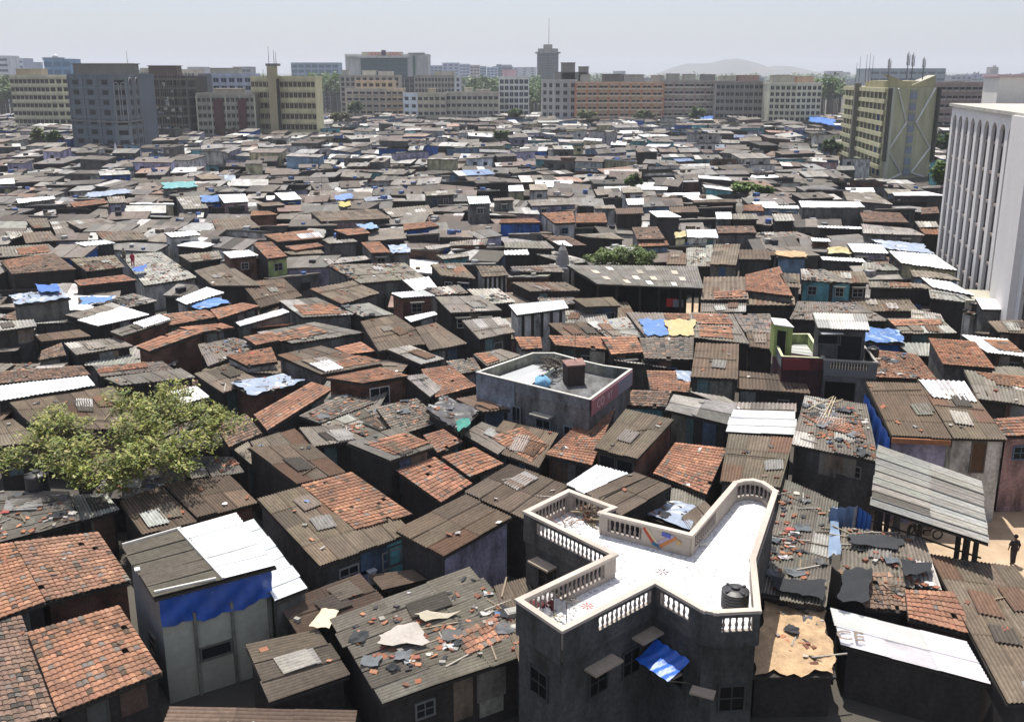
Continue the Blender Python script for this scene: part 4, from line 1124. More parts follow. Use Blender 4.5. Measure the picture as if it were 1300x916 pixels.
for k in range(9):
    row = []
    for j in range(29):
        t = j/28; dz = (1.25+.25*math.sin(t*3.1)+.06*math.sin(t*19))*k/8
        o_ = .1+.06*math.sin(j*.7+k*.9)+.05*math.sin(j*1.9-k*.6)
        pp_ = a+d*(L*(t*1.02-.01))+n_*o_; row.append((pp_.x, pp_.y, 5.05-dz))
    rows.append(row)
m.grid(rows, (.015,.09,.42)); m.build('tarpaulin_band', M['tarp'], ts, smooth=True)
add_window(ts, (a.x,a.y), (b.x,b.y), 1.9, 1.3, .6, .45, bars=False, col=(.14,.13,.11)); 
m = MB(); 
for t in (.28,.62,.97):
    pp_ = a+d*(L*t)+n_*.06; m.box((pp_.x, pp_.y, 2.0), (.12,.1,4.0), (.24,.24,.19), math.atan2(d.y,d.x))
m.build('pilaster', M['wall'], ts)
m = MB(); a2, b2 = A4_[3], A4_[0]
add_window(ts, (a2.x,a2.y), (b2.x,b2.y), 2.0, .9, .9, .6, col=(.15,.14,.12))
LM['blue tarpaulin banded shack'] = (c.x, c.y)
wq = [at(300,668,4.2), at(323,660,4.2), at(391,747,3.9), at(352,764,3.9)]
build_house(wq, 4, 'wht', 'g', 'u'); COVER.append([(300,668),(323,660),(391,747),(352,764)])

# cream sheet lying on roof, cloth litter
def drape_thing(pp, z, col, name, label, amp=.06, cat=None):
    W_ = [at(x, y, z) for x, y in pp]; q_ = Quad(W_); m = MB(); drape(m, q_, col, .05, amp)
    o = m.build(name, M['tarp'] if 'tarp' in name else M['cloth'], origin=q_.c(), smooth=True); tag(o, label, cat or name.replace('_', ' ')); return o
drape_thing(cp('A2','300,728 378,732 335,815 245,805'), 3.25, (.6,.5,.36), 'sheet', 'crumpled cream sheet lying on the dark roof in front of the teal-walled shack', cat='sheet')
drape_thing(cp('A2','560,835 720,800 760,880 545,900'), 3.2, (.42,.38,.34), 'sheet', 'torn pale sheet spread among loose tiles on the big littered roof', .12, 'sheet')
drape_thing(cp('A2','700,770 790,740 910,750 740,790'), 3.2, (.4,.36,.28), 'sheet', 'long cream rag twisted over the big littered roof', .12, 'rag')
# blue hanging sheets beside the canopy
def hang(pa, pb, zt, zb, col, label, mat='tarp'):
    a = at(*pa, zt); b = at(*pb, zt); m = MB(); rows = [[(a.x+(b.x-a.x)*j/16, a.y+(b.y-a.y)*j/16+.09*math.sin(j*1.3)+.03*k, zt-(zt-zb)*k/6) for j in range(17)] for k in range(7)]
    m.grid(rows, col); o = m.build('tarpaulin', M[mat], origin=a); tag(o, label, 'tarpaulin'); return o
hang((1054,645), (1090,642), 4.3, 2.2, (.2,.3,.45), 'faded blue sheet hung between the littered roofs beside the canopy')
hang((1090,643), (1108,655), 4.5, 2.0, (.03,.12,.4), 'deep blue tarpaulin hung at the canopy corner')
def side_tarp(name, label, col, top, side='L'):
    root, q_, pp = NAMED[name]
    i_ = inset(q_.p, .12); a, b = (i_[0], i_[3]); m = MB(); rows = []
    for k in range(7):
        rows.append([(a.x+(b.x-a.x)*j/20-.06-.05*math.sin(j*1.4+k*.4), a.y+(b.y-a.y)*j/20, top-.55*k) for j in range(21)])
    m.grid(rows, col); o = m.build('tarpaulin', M['tarp'], origin=a); tag(o, label, 'tarpaulin')
side_tarp('lav', 'blue tarpaulin hung down the side of the tall lilac-walled shack', (.02,.1,.42), 5.4)
root, q_, pp = NAMED['lav']; m = MB(); a, b = q_.p[3], q_.p[2]; c = (a+b)/2; m.box((c.x, c.y-.12, a.z-.22), ((b-a).length, .12, .3), (.36,.15,.07), math.atan2(b.y-a.y, b.x-a.x)); m.build('fascia', M['sheet'], root)
LM['tall lilac-walled shack'] = (q_.c().x, q_.c().y)
root, q_, pp = NAMED['whitebottom']
root_ = root; c = plane_pt(1079, 812, q_.p[0], q_.p[1], q_.p[3])
o = text_obj('CE', (c.x, c.y, c.z+.2), 1.0, (0, 0, -.2), M['lt_grey'], root, 'lettering', .004)
# purple and blue cloth bundles under the left shack
bundle(at(196, 812, .0), .6, .9, (.12,.08,.25), 'purple plastic bundle in the alley beside the blue tarpaulin banded shack', 'plastic_bundle')

# ---------------------------------------------------------------- people
def person(px, py, z, pose, shirt, trousers, label, face=0.0):
    b = at(px, py, z); root = empty('person', b, label, 'person')
    me = bpy.data.meshes.new('body'); s = 1.68/1.7
    st = .22 if pose == 'walk' else .07
    V = [(0,0,.93),(0,0,1.2),(0,0,1.42),(0,0,1.53),(0,.0,1.66),
         (.1,0,.9),(.1,st,.48),(.1,st*1.2-.05,.06),(.1,st*1.2+.12,.03),
         (-.1,0,.9),(-.1,-st*.6,.48),(-.1,-st*1.5,.06),(-.1,-st*1.5+.17,.03),
         (.19,0,1.4),(.25,-st*.5,1.13),(.25,st*.3,.88),(.25,st*.5,.78),
         (-.19,0,1.4),(-.25,st*.5,1.13),(-.25,st*.9+.05,.9),(-.25,st*1.1+.05,.8)]
    Ee = [(0,1),(1,2),(2,3),(3,4),(0,5),(5,6),(6,7),(7,8),(0,9),(9,10),(10,11),(11,12),(2,13),(13,14),(14,15),(15,16),(2,17),(17,18),(18,19),(19,20)]
    rr = [.14,.13,.14,.055,.1,.09,.065,.045,.035,.09,.065,.045,.035,.055,.042,.034,.03,.055,.042,.034,.03]
    cr_, sr_ = math.cos(face), math.sin(face)
    me.from_pydata([(x*cr_-y*sr_, x*sr_+y*cr_, zz) for x, y, zz in V], Ee, []); o = bpy.data.objects.new('body', me); C.objects.link(o); o.parent = root
    sk = o.modifiers.new('Skin', 'SKIN'); 
    if not me.skin_vertices: me.attributes
    if len(me.skin_vertices) == 0:
        bpy.context.view_layer.objects.active = o; o.select_set(True); bpy.ops.mesh.customdata_skin_add(); o.select_set(False)
    for i, v in enumerate(me.skin_vertices[0].data): v.radius = (rr[i], rr[i]*.8 if i in (0,1,2) else rr[i]); v.use_root = (i == 0)
    o.modifiers.new('Sub', 'SUBSURF').levels = 1
    me.materials.append(flatmat('skin', (.17,.09,.055)))
    # clothing: shirt and trousers as simple tapering shells
    m = MB(); 
    def sh(p0, p1, r0, r1, col, mb): 
        mb.tube(b+V3((p0[0]*cr_-p0[1]*sr_, p0[0]*sr_+p0[1]*cr_, p0[2])), b+V3((p1[0]*cr_-p1[1]*sr_, p1[0]*sr_+p1[1]*cr_, p1[2])), r0, r1, col, 12)
    sh((0,0,.86),(0,0,1.46),.18,.19,shirt,m); sh((.15,0,1.44),(.26,-st*.5,1.15),.075,.065,shirt,m); sh((-.15,0,1.44),(-.26,st*.5,1.15),.075,.065,shirt,m); m.build('shirt', M['cloth'], root, smooth=False)
    m = MB()
    if pose == 'sari': sh((0,0,.05),(0,0,1.0),.3,.17,trousers,m)
    else:
        sh((.09,0,.98),(.1,st,.48),.115,.09,trousers,m); sh((.1,st,.5),(.1,st*1.2-.05,.08),.09,.07,trousers,m); sh((-.09,0,.98),(-.1,-st*.6,.48),.115,.09,trousers,m); sh((-.1,-st*.6,.5),(-.1,-st*1.5,.08),.09,.07,trousers,m)
    m.build('skirt' if pose == 'sari' else 'trousers', M['cloth'], root)
    m = MB(); m.lathe(b+V3((0,-.01*cr_,1.64)), [(.1,0),(.118,.06),(.1,.13),(.05,.165),(.001,.17)], (.012,.01,.01), 10); m.build('hair', M['cloth'], root, smooth=True)
person(1285, 716, 0, 'stand', (.03,.025,.03), (.04,.035,.04), 'person in dark clothes standing alone on the sandy street')
person(1136, 680, 0, 'sari', (.05,.05,.06), (.04,.045,.05), 'person in a long dark skirt under the canopy edge', .4)
person(1158, 682, 0, 'walk', (.2,.2,.22), (.03,.03,.035), 'person in grey shirt striding on the sandy street beneath the canopy', 1.2)
person(169, 338, 3.6, 'stand', (.45,.03,.07), (.4,.04,.08), 'person in red clothing on the pale littered rooftops')
person(158, 333, 3.6, 'stand', (.2,.16,.13), (.08,.07,.07), 'person in brown clothing on the rooftops behind the red-clad one')
# motorbike under the canopy
def motorbike(px, py, label):
    b = at(px, py, 0); root = empty('motorbike', b, label, 'motorbike'); dk = (.02,.02,.022)
    for sx in (-.62,.62):
        m = MB(); n = 18
        for k in range(n):
            t0, t1 = 2*math.pi*k/n, 2*math.pi*(k+1)/n
            m.tube(b+V3((sx+.27*math.cos(t0), 0, .3+.27*math.sin(t0))), b+V3((sx+.27*math.cos(t1), 0, .3+.27*math.sin(t1))), .045, .045, dk, 6)
        for k in range(6):
            t0 = math.pi*k/6*2; m.tube(b+V3((sx,0,.3)), b+V3((sx+.25*math.cos(t0),0,.3+.25*math.sin(t0))), .01,.01,(.3,.3,.3),4)
        m.build('wheel', M['metal'], root)
    m = MB(); m.tube(b+V3((-.62,0,.3)), b+V3((-.1,0,.5)), .04,.05, dk); m.tube(b+V3((-.1,0,.35)), b+V3((.35,0,.75)), .06,.04, dk); m.tube(b+V3((.62,0,.3)), b+V3((.4,0,.95)), .03,.03,(.3,.3,.3)); m.box(b+V3((0,0,.42)), (.4,.22,.3), (.08,.08,.08)); m.build('frame', M['metal'], root)
    m = MB(); m.box(b+V3((-.35,0,.78)), (.75,.26,.1), (.015,.015,.015)); m.build('seat', M['plastic'], root)
    m = MB(); m.box(b+V3((.15,0,.83)), (.45,.26,.2), (.12,.02,.02)); m.build('tank', M['plastic'], root)
    m = MB(); m.tube(b+V3((.4,-.33,1.02)), b+V3((.4,.33,1.02)), .018,.018, dk); m.box(b+V3((.5,0,.92)), (.14,.17,.17), (.5,.5,.48)); m.build('handlebar', M['metal'], root)
motorbike(1176, 684, 'dark motorbike parked on the sandy street at the canopy edge')

# bamboo poles lying on the tiled roof left of the canopy
for i, (x0, y0, x1, y1) in enumerate(((250,610,370,548),(330,640,375,545),(345,650,385,550),(300,600,420,560))):
    P0, P1 = cp('B4', f'{x0},{y0} {x1},{y1}'); a = at(*P0, 5.0); b = at(*P1, 5.25); m = MB(); m.tube(a, b, .05, .035, (.5,.42,.28), 6); o = m.build('bamboo_pole', M['wood'], origin=a)
    tag(o, 'pale bamboo pole lying on the littered tiled roof beside the canopy', 'pole', 'bamboo poles bunched on the littered roof')

# turquoise painted half of the front wall of the brown-roofed shack with a tile patch
root, q_, pp = NAMED['tealhouse']; i_ = inset(q_.p, .28); a, b = i_[3], i_[2]; d = (b-a); L = d.length; d.normalize(); n_ = V3((d.y,-d.x,0)); rot = math.atan2(d.y, d.x)
zt_ = min(a.z, b.z)-.15
m = MB(); c = a+d*(L*.79)+n_*.03; m.box((c.x,c.y,zt_/2), (L*.4,.05,zt_), (.14,.42,.44), rot); m.build('painted_wall', M['wall'], root)
for t, col in ((.12,(.45,.42,.36)),(.27,(.5,.5,.5)),(.4,(.3,.3,.5)),(.5,(.55,.55,.55))):
    m = MB(); c = a+d*(L*t)+n_*.16; m.box((c.x,c.y,zt_-1.45), (.75,.3,.7), col, rot); m.box((c.x,c.y,zt_-1.07), (.85,.4,.05), jit(col,.2), rot); m.build('storage_box', M['paint'], root)
add_window(root, (a.x+n_.x*.03,a.y+n_.y*.03), (b.x+n_.x*.03,b.y+n_.y*.03), zt_-.8, .9, 1.0, .85, bars=False, col=(.1,.1,.1), pane=(.006,.006,.006))

# ---------------------------------------------------------------- apartment blocks and office buildings
UNIT = {}
def unit(w, h, style, fcol, pcol):
    if style != 'slot': h *= 1.22
    k = (round(w, 1), round(h, 1), style, fcol, pcol)
    if k in UNIT: return UNIT[k]
    m = MB()
    if style == 'balc':      # dark recess look: deep frame with slab and low front
        m.box((0, -.02, 0), (w, .1, h), pcol, mi=1)
        m.box((0, -.45, -h/2-.1), (w+.2, .9, .15), fcol); m.box((0, -.86, -h/2+.35), (w+.2, .1, .8), fcol)
        m.box((0, -.4, h/2+.1), (w+.2, .8, .12), fcol)
        for sx in (-1, 1): m.box((sx*(w/2+.05), -.4, -h/2+.3), (.1, .8, .8), fcol)
    elif style == 'slot':
        m.box((0, -.03, 0), (w, .08, h), pcol, mi=1)
    else:
        m.box((0, -.02, 0), (w, .06, h), pcol, mi=1)
        t = .12
        for sx in (-1, 1): m.box((sx*w/2, -.06, 0), (t, .16, h+t), fcol)
        for sz in (-1, 1): m.box((0, -.061, sz*h/2), (w, .16, t), fcol)
        k2 = 1 if w < 2.5 else int(w/1.3)
        for j in range(k2): m.box((-w/2+w*(j+1)/(k2+1), -.05, 0), (.09, .1, h), fcol)
        if style != 'plain': m.box((0, -.35, h/2+.2), (w+.4, .65, .1), fcol)
    o = m.build('window', [M['conc'], M['glass']]); me = o.data; bpy.data.objects.remove(o); UNIT[k] = me
    return me
def put(me, name, root, loc, rot):
    o = bpy.data.objects.new(name, me); C.objects.link(o); o.parent = root; o.location = V3(loc)-ORG[root.name]; o.rotation_euler = (0, 0, rot); return o
def bright(c, k=1.5): return tuple(min(.78, x*k) for x in c)
def block(name, label, chain, ztop, floors, bays, col, depth=14, win=(1.4,1.3), style='std', fcol=(.3,.3,.28), pcol=(.02,.022,.025), bands=None, pil=None, pent=(), z0=0, parapet=.9, first=0, cols=None, cat='building', lm=None, slot=None, skip=0.0):
    if max(col) > .13:
        k_ = 1.55 if max(col) > .2 else 1.25
        col = bright(col, k_); cols = [bright(c, k_) for c in cols] if cols else None; fcol = bright(fcol, 1.4)
        if bands: bands = (bands[0], bright(bands[1], k_))
        if pil: pil = (pil[0], pil[1], bright(pil[2], k_))
        pent = [(a_, b_, c_, bright(d_, 1.4)) for a_, b_, c_, d_ in pent]
    P = [V3((gx(px, D), D, 0)) for px, D in chain]
    back = [P[-1]+V3((0, depth, 0)), P[0]+V3((0, depth, 0))]
    allp = P+back; c = sum(allp, V3((0,0,0)))/len(allp)
    root = empty(name, (c.x, c.y, 0), label, cat)
    m = MB(); n = len(allp)
    for i in range(n):
        a, b = allp[i], allp[(i+1) % n]; cc = cols[i] if cols and i < len(cols) else col
        m.face([(a.x,a.y,0),(b.x,b.y,0),(b.x,b.y,ztop),(a.x,a.y,ztop)], cc)
    m.face([(p.x,p.y,ztop-.02) for p in allp], (.3,.29,.27)); m.build('wall', M['conc'], root)
    m = MB()
    for i in range(n):
        a, b = allp[i], allp[(i+1) % n]; d = b-a; cc = cols[i] if cols and i < len(cols) else col
        m.box(((a.x+b.x)/2, (a.y+b.y)/2, ztop+parapet/2-.05), (d.length+.3, .32+.01*i, parapet), jit(cc, .05), math.atan2(d.y, d.x))
    m.build('parapet', M['conc'], root)
    fh = (ztop-1.0)/floors; cnt = 0
    for i in range(len(P)-1):
        a, b = P[i], P[i+1]; d = (b-a); L = d.length; d.normalize(); rot = math.atan2(d.y, d.x); nn = V3((d.y, -d.x, 0))
        if bands:
            m = MB()
            for j in range(first, floors+1):
                m.box(((a.x+b.x)/2+nn.x*.05, (a.y+b.y)/2+nn.y*.05, j*fh+.9-.3), (L+.1, .3, bands[0]), bands[1], rot)
            m.build('floor_band', M['conc'], root)
        if pil and bays[i]:
            m = MB()
            for j in range(0, bays[i]+1, pil[0]):
                p = a+d*(L*j/bays[i]); m.box((p.x+nn.x*.06, p.y+nn.y*.06, ztop/2), (pil[1], .44, ztop-.1), pil[2], rot)
            m.build('pilaster', M['conc'], root)
        if bays[i]:
            w = min(win[0]*1.2, L/bays[i]*.82) if win[0] < 90 else L/bays[i]*.8
            me = unit(w, win[1], style, fcol, pcol)
            for j in range(first, floors):
                for k in range(bays[i]):
                    if R.random() < skip: continue
                    p = a+d*(L*(k+.5)/bays[i]); cnt += 1
                    if cnt > 100: continue
                    put(me, 'window', root, (p.x, p.y, j*fh+fh*.5+.7), rot)
    for (x0, x1, yt, pcol_) in pent:
        D = c.y; zt = gz(yt, D); X0, X1 = gx(x0, D), gx(x1, D); m = MB()
        m.box(((X0+X1)/2, D, (ztop+zt)/2), (X1-X0, min(6, depth*.6), zt-ztop), pcol_)
        pr = m.build('rooftop_room', M['conc'], root)
        m = MB(); m.box(((X0+X1)/2, D, zt+.1), (X1-X0+.8, min(7, depth*.7), .22), jit(pcol_, .1)); m.build('slab', M['conc'], pr)
    if lm: LM[lm] = (c.x, c.y)
    return root, P
def mast(x, y, z, h, label, arms=3, group=None, r=.09):
    m = MB(); m.tube((x,y,z), (x,y,z+h), r, r*.5, (.16,.16,.16), 5)
    for k in range(arms):
        zz = z+h*(.55+.4*k/max(1,arms)); m.box((x+.28, y-.2, zz), (.22,.16,.9*h/8), (.5,.5,.5), .4*k); m.box((x-.3, y-.1, zz+.2), (.2,.16,.8*h/8), (.45,.45,.45), -.4*k); m.tube((x-.5,y,zz-.2),(x+.5,y,zz-.2),.04,.04,(.2,.2,.2),4)
    o = m.build('antenna_mast', M['metal'], origin=(x,y,z)); tag(o, label, 'antenna', group); return o

# left: cream block, blue-grey tower, scaffolded shell, brown-grey block, yellow slab
cream = (.42,.39,.28)
block('apartment_block', 'weathered cream apartment block with rows of dark square windows beside the blue-grey tower', [(17,455),(66,450),(91,452)], 26, 7, [9,3], cream, win=(1.7,1.4), fcol=(.3,.28,.2), pent=((30,62,88,(.4,.33,.22)),), cols=[cream, (.47,.44,.3)], bands=(.35,(.42,.39,.29)), lm='cream apartment block behind the blue-grey tower')
bg = (.12,.135,.155)
root, P = block('tower_block', 'unfinished blue-grey concrete tower with arched panels and wide dark openings', [(92,326),(147,314),(165,316),(181,330)], gz(97,320), 8, [3,1,2], bg, depth=14, win=(2.4,1.5), style='slot', fcol=(.13,.15,.17), bands=(.3,(.15,.19,.2)), pil=(1,.5,(.15,.165,.18)), pent=((105,178,81.5,(.15,.14,.12)),), lm='blue-grey tower', cols=[bg,(.15,.155,.16),(.14,.15,.155)])
m = MB(); a, b = P[1], P[2]; z_ = gz(97,320)
for (p0, p1, cnt) in ((P[1],P[2],2),(P[2],P[3],2)):
    d = (p1-p0); L = d.length; d.normalize(); nn = V3((d.y,-d.x,0))
    for k in range(cnt):
        cx_ = p0+d*(L*(k+.5)/cnt)+nn*.3; w_ = L/cnt*.33
        for s_ in (-1, 1): m.tube(cx_+d*(s_*w_)+V3((0,0,z_*.45)), cx_+d*(s_*w_)+V3((0,0,z_*.9)), .16, .16, (.3,.31,.32), 5)
        for j in range(8):
            t0, t1 = math.pi*j/8, math.pi*(j+1)/8
            m.tube(cx_+d*(w_*math.cos(t0))+V3((0,0,z_*.9+w_*math.sin(t0))), cx_+d*(w_*math.cos(t1))+V3((0,0,z_*.9+w_*math.sin(t1))), .16, .16, (.3,.31,.32), 5)
m.build('arch_moulding', M['conc'], root)
m = MB(); c = (P[0]+P[3])/2; 
for i in range(3):
    a, b = P[i], P[i+1]; d = b-a; m.box(((a.x+b.x)/2, (a.y+b.y)/2-.3, z_*.46), (d.length+.5, 1.0, .5), (.2,.2,.2), math.atan2(d.y,d.x))
m.build('cornice', M['conc'], root)
mast(gx(169,320), 320, gz(81,320), 4, 'thin mast on top of the blue-grey concrete tower', 0)
root, P = block('unfinished_block', 'dark unfinished concrete shell wrapped in bamboo scaffolding right of the blue-grey tower', [(181,388),(240,384),(252,392)], gz(99,388), 7, [7,1], (.07,.062,.055), win=(3.2,2.3), style='slot', pcol=(.012,.011,.01), bands=(.45,(.16,.145,.125)), pil=(1,.35,(.13,.12,.105)), pent=((197,232,84,(.13,.09,.075)),), lm='scaffolded unfinished block')
m = MB(); a, b = P[0], P[1]; zt = gz(99,388)
for k in range(17):
    p = a.lerp(b, k/16)+V3((R.uniform(-.2,.2), -2.0, 0)); m.tube((p.x,p.y,0), (p.x+R.uniform(-.5,.5),p.y,zt+R.uniform(-1,2.5)), .1,.08,(.26,.22,.17),4)
for j in range(11):
    m.tube((a.x-.5,a.y-2.1,zt*j/10.5+.8), (b.x+.5,b.y-2.1,zt*j/10.5+.8+R.uniform(-.4,.4)), .09,.09,(.24,.2,.15),4)
m.build('scaffolding', M['wood'], root)
m = MB(); 
for k in range(26):
    p = a.lerp(b, R.random())+V3((0,-1.9,R.uniform(zt*.25,zt*.93))); m.box(p, (R.uniform(.5,1.8),.1,R.uniform(.4,1.4)), R.choice([(.45,.43,.4),(.3,.3,.3),(.2,.25,.28)]))
m.build('sheeting', M['cloth'], root); 
rows = [[(a.x+(b.x-a.x)*j/40, a.y-3-1.2*k, 6.2-.7*k+ .9*abs(math.sin(j*.38))) for j in range(41)] for k in range(3)]
m = MB(); m.grid(rows, (.25,.24,.2)); m.build('safety_net', M['cloth'], root)
block('apartment_block', 'grey-brown apartment block with two dark maroon stair shafts between the scaffolding and yellow block', [(251,384),(324,384)], gz(121,384), 6, [12], (.27,.25,.2), win=(1.1,1.2), fcol=(.28,.27,.22), pil=(3,.6,(.34,.34,.26)), pent=((276,310,113,(.28,.25,.21)),), cols=[(.25,.23,.19)], lm='grey-brown block with maroon shafts')
for x0, x1 in ((272,284),(303,313)):
    m = MB(); D = 383.4; m.box(((gx(x0,D)+gx(x1,D))/2, D, gz(126,D)/2), (gx(x1,D)-gx(x0,D), .6, gz(126,D)), (.1,.035,.035)); m.build('stair_shaft', M['conc'], bpy.data.objects['apartment_block.001'])
block('apartment_block', 'pale blue-grey upper storeys with a concrete rooftop rising behind the grey-brown block', [(255,425),(272,418),(322,418)], gz(96,420), 8, [1,5], (.3,.33,.4), win=(2.0,1.5), fcol=(.45,.47,.5), pcol=(.03,.05,.09), pent=((273,308,87,(.3,.29,.25)),), cols=[(.13,.13,.14),(.3,.33,.4)])
yel = (.46,.42,.25)
root, P = block('apartment_block', 'long yellow apartment block with a tall central shaft topped by thin antennas', [(321,392),(346,388),(402,384)], gz(99.5,388), 6, [5,10], yel, win=(1.5,1.6), fcol=(.4,.34,.24), pcol=(.05,.035,.03), bands=(.25,(.44,.40,.26)), lm='yellow slab block', cols=[(.4,.38,.24), yel])
m = MB(); D = 385; zt = gz(84,D); m.box(((gx(344,D)+gx(354,D))/2, D, zt/2), (gx(354,D)-gx(344,D), 3.5, zt), (.42,.36,.22)); m.box((gx(355.2,D), D-.4, zt*.42), (.8, 1.6, zt*.84), (.04,.035,.03)); m.build('central_shaft', M['conc'], root)
m = MB(); m.box(((gx(342,D)+gx(357,D))/2, D+1, zt+.5), (gx(357,D)-gx(342,D), 5, .9), (.2,.19,.16)); m.build('water_tank_deck', M['conc'], root)
for k, (px, h) in enumerate(((336.5,3.5),(341.5,5),(344.5,6.5),(351,5.2),(353.5,4.4))):
    mast(gx(px,D), D+1, zt+.9 if k > 1 else gz(99.5,388), h, 'thin antenna mast in the cluster on the yellow block shaft', 0, 'antenna masts on the yellow block shaft', .13)
# far left offices
block('office_building', 'white office building with dark horizontal window bands at the far end of the skyline', [(-25,900),(16,900)], gz(72,900), 9, [2], (.62,.64,.66), win=(16,1.8), style='plain', fcol=(.6,.62,.64), pcol=(.1,.12,.15), depth=20)
block('office_building', 'grey-blue office building with thin window bands beside the white one', [(17,930),(34,930)], gz(75,930), 9, [1], (.35,.37,.43), win=(15,1.7), style='plain', pcol=(.1,.13,.2), depth=20)
block('office_building', 'low grey office wing adjoining the grey-blue office building', [(34,960),(46,960)], gz(80,960), 8, [1], (.3,.34,.38), win=(8,1.7), style='plain', pcol=(.1,.13,.2), depth=20)
r_, P = block('office_building', 'blue glass office building with a white dome on its flat roof', [(60,850),(94,850)], gz(76,850), 6, [3], (.12,.24,.36), win=(8.5,3.4), style='plain', fcol=(.2,.32,.42), pcol=(.05,.14,.25), depth=20, pent=((61,85,73.5,(.15,.18,.22)),))
m = MB(); D = 850; m.lathe((gx(75.5,D), D, gz(74,D)+.5), [(2.6,0),(2.4,1.4),(1.6,2.4),(.01,2.9)], (.75,.75,.75), 12); m.build('dome', M['conc'], r_)
block('office_building', 'wide blue glass office building in haze left of the lettered office', [(371,1150),(431,1150)], gz(80.5,1150), 7, [7], (.2,.27,.33), win=(9,3), style='plain', fcol=(.25,.3,.34), pcol=(.07,.13,.18), depth=25)
# the office building with red rooftop letters
r_, P = block('office_building', 'large pale office building with green glass front and red rooftop letters', [(440,880),(544,880)], gz(70,880), 9, [0], (.4,.39,.37), depth=30, lm='office building with red letters')
D = 879; zt = gz(70,D)
def slab_(x0, x1, y0, y1, col, name, dy=0, th=1.0, mat='conc', root=r_, Dn=None):
    Dd = Dn or D; m = MB(); X0, X1, Z0, Z1 = gx(x0,Dd), gx(x1,Dd), gz(y1,Dd), gz(y0,Dd); m.box(((X0+X1)/2, Dd-dy, (Z0+Z1)/2), (X1-X0, th, Z1-Z0), col); return m.build(name, M[mat], root)
slab_(459.5,518,74,104,(.055,.10,.11),'glass_front',.1,.8,'glass'); slab_(456,520,71.5,73.5,(.7,.7,.68),'cornice',1.2,3)
slab_(525,528,71,104,(.06,.13,.1),'glass_strip',.1,.7,'glass'); slab_(440,459,71,72.2,(.75,.75,.73),'cornice',.8,2)
for y in (80,86,92,98): slab_(459.5,518,y,y+.35,(.14,.2,.2),'floor_band',.55,.5)
for k in range(1,8): slab_(459.5+k*7.3,459.8+k*7.3,74,104,(.12,.17,.17),'mullion',.6,.4)
slab_(519,540,67,69,(.33,.33,.3),'rooftop_pergola',-3,6); slab_(461,513,66,71,(.55,.5,.38),'sign_board',-1,.6)
slab_(537,544,72,104,(.5,.49,.46),'wall_panel',.5,.6)
text_obj('HDFX', (gx(477,D), D-.2, gz(68.6,D)), 3.9, (rad(90),0,0), M['lt_red'], r_); text_obj('CRDC', (gx(503,D), D-.2, gz(68.6,D)), 3.9, (rad(90),0,0), M['lt_red'], r_)
slab_(486,491.5,63.8,70.5,(.08,.03,.1),'emblem',.9,.4)
# blocks in front of it
brg = (.3,.27,.22)
block('apartment_block', 'grey apartment block with vertical pilasters directly below the lettered office', [(433,640),(452,636),(508,640)], gz(97,640), 8, [3,7], brg, win=(1.8,1.7), fcol=(.3,.28,.26), pil=(1,.5,(.36,.34,.31)), pent=((436,445,89.5,(.35,.34,.3)),(462,478,90,(.5,.46,.38)),(482,500,91,(.45,.42,.36))))
block('apartment_block', 'cream and tan apartment block with stacked dark balconies, lowest row before the lettered office', [(440,560),(490,556),(512,560)], gz(114,560), 5, [6,3], (.36,.31,.23), win=(3.2,1.5), style='balc', fcol=(.3,.27,.23), pil=(1,.9,(.42,.36,.27)), cols=[(.34,.3,.24),(.5,.38,.26)], lm='tan block with stacked balconies')
block('apartment_block', 'ochre-topped apartment storeys between the grey pilaster block and the tan balconies', [(452,600),(500,600)], gz(104,600), 7, [6], (.5,.38,.24), win=(2,1.6), fcol=(.4,.3,.2))
block('apartment_block', 'dark gridded block with white vertical fins right of the lettered office', [(507,700),(527,700)], gz(99,700), 7, [3], (.12,.11,.11), win=(4,2), style='plain', fcol=(.3,.28,.27), pil=(1,.7,(.3,.28,.27)))
block('apartment_block', 'long brown gridded block with white corner fins behind the low cream row', [(527,660),(577,660),(586,664)], gz(97,660), 7, [12,1], (.25,.23,.2), win=(1.8,1.7), style='plain', fcol=(.3,.28,.25), pcol=(.06,.05,.05), pil=(1,.4,(.38,.36,.32)), pent=((552,578,91,(.4,.37,.3)),), cols=[(.25,.23,.2),(.55,.56,.58)])
block('apartment_block', 'low cream apartment row with a blue-white end beside the tan balconies', [(512,540),(530,538),(566,538)], gz(120,540), 4, [2,5], (.3,.28,.23), win=(1.8,1.4), cols=[(.42,.47,.52),(.32,.29,.22)], pent=((545,553,113,(.4,.33,.22)),))
block('apartment_block', 'low weathered cream apartment row ending at the white gridded block', [(566,545),(633,545)], gz(119,545), 4, [10], (.35,.32,.25), win=(1.7,1.4), pent=((590,600,112,(.45,.42,.34)),(605,622,114,(.35,.32,.27))))
block('apartment_block', 'white gridded apartment block with blue windows left of the round grey tower', [(634,560),(671,560)], gz(99,560), 7, [6], (.5,.52,.46), win=(2.2,2.0), style='plain', fcol=(.55,.57,.5), pcol=(.04,.05,.06), pil=(2,.6,(.6,.62,.55)), pent=((638,655,89,(.55,.4,.42)),), lm='white gridded block')
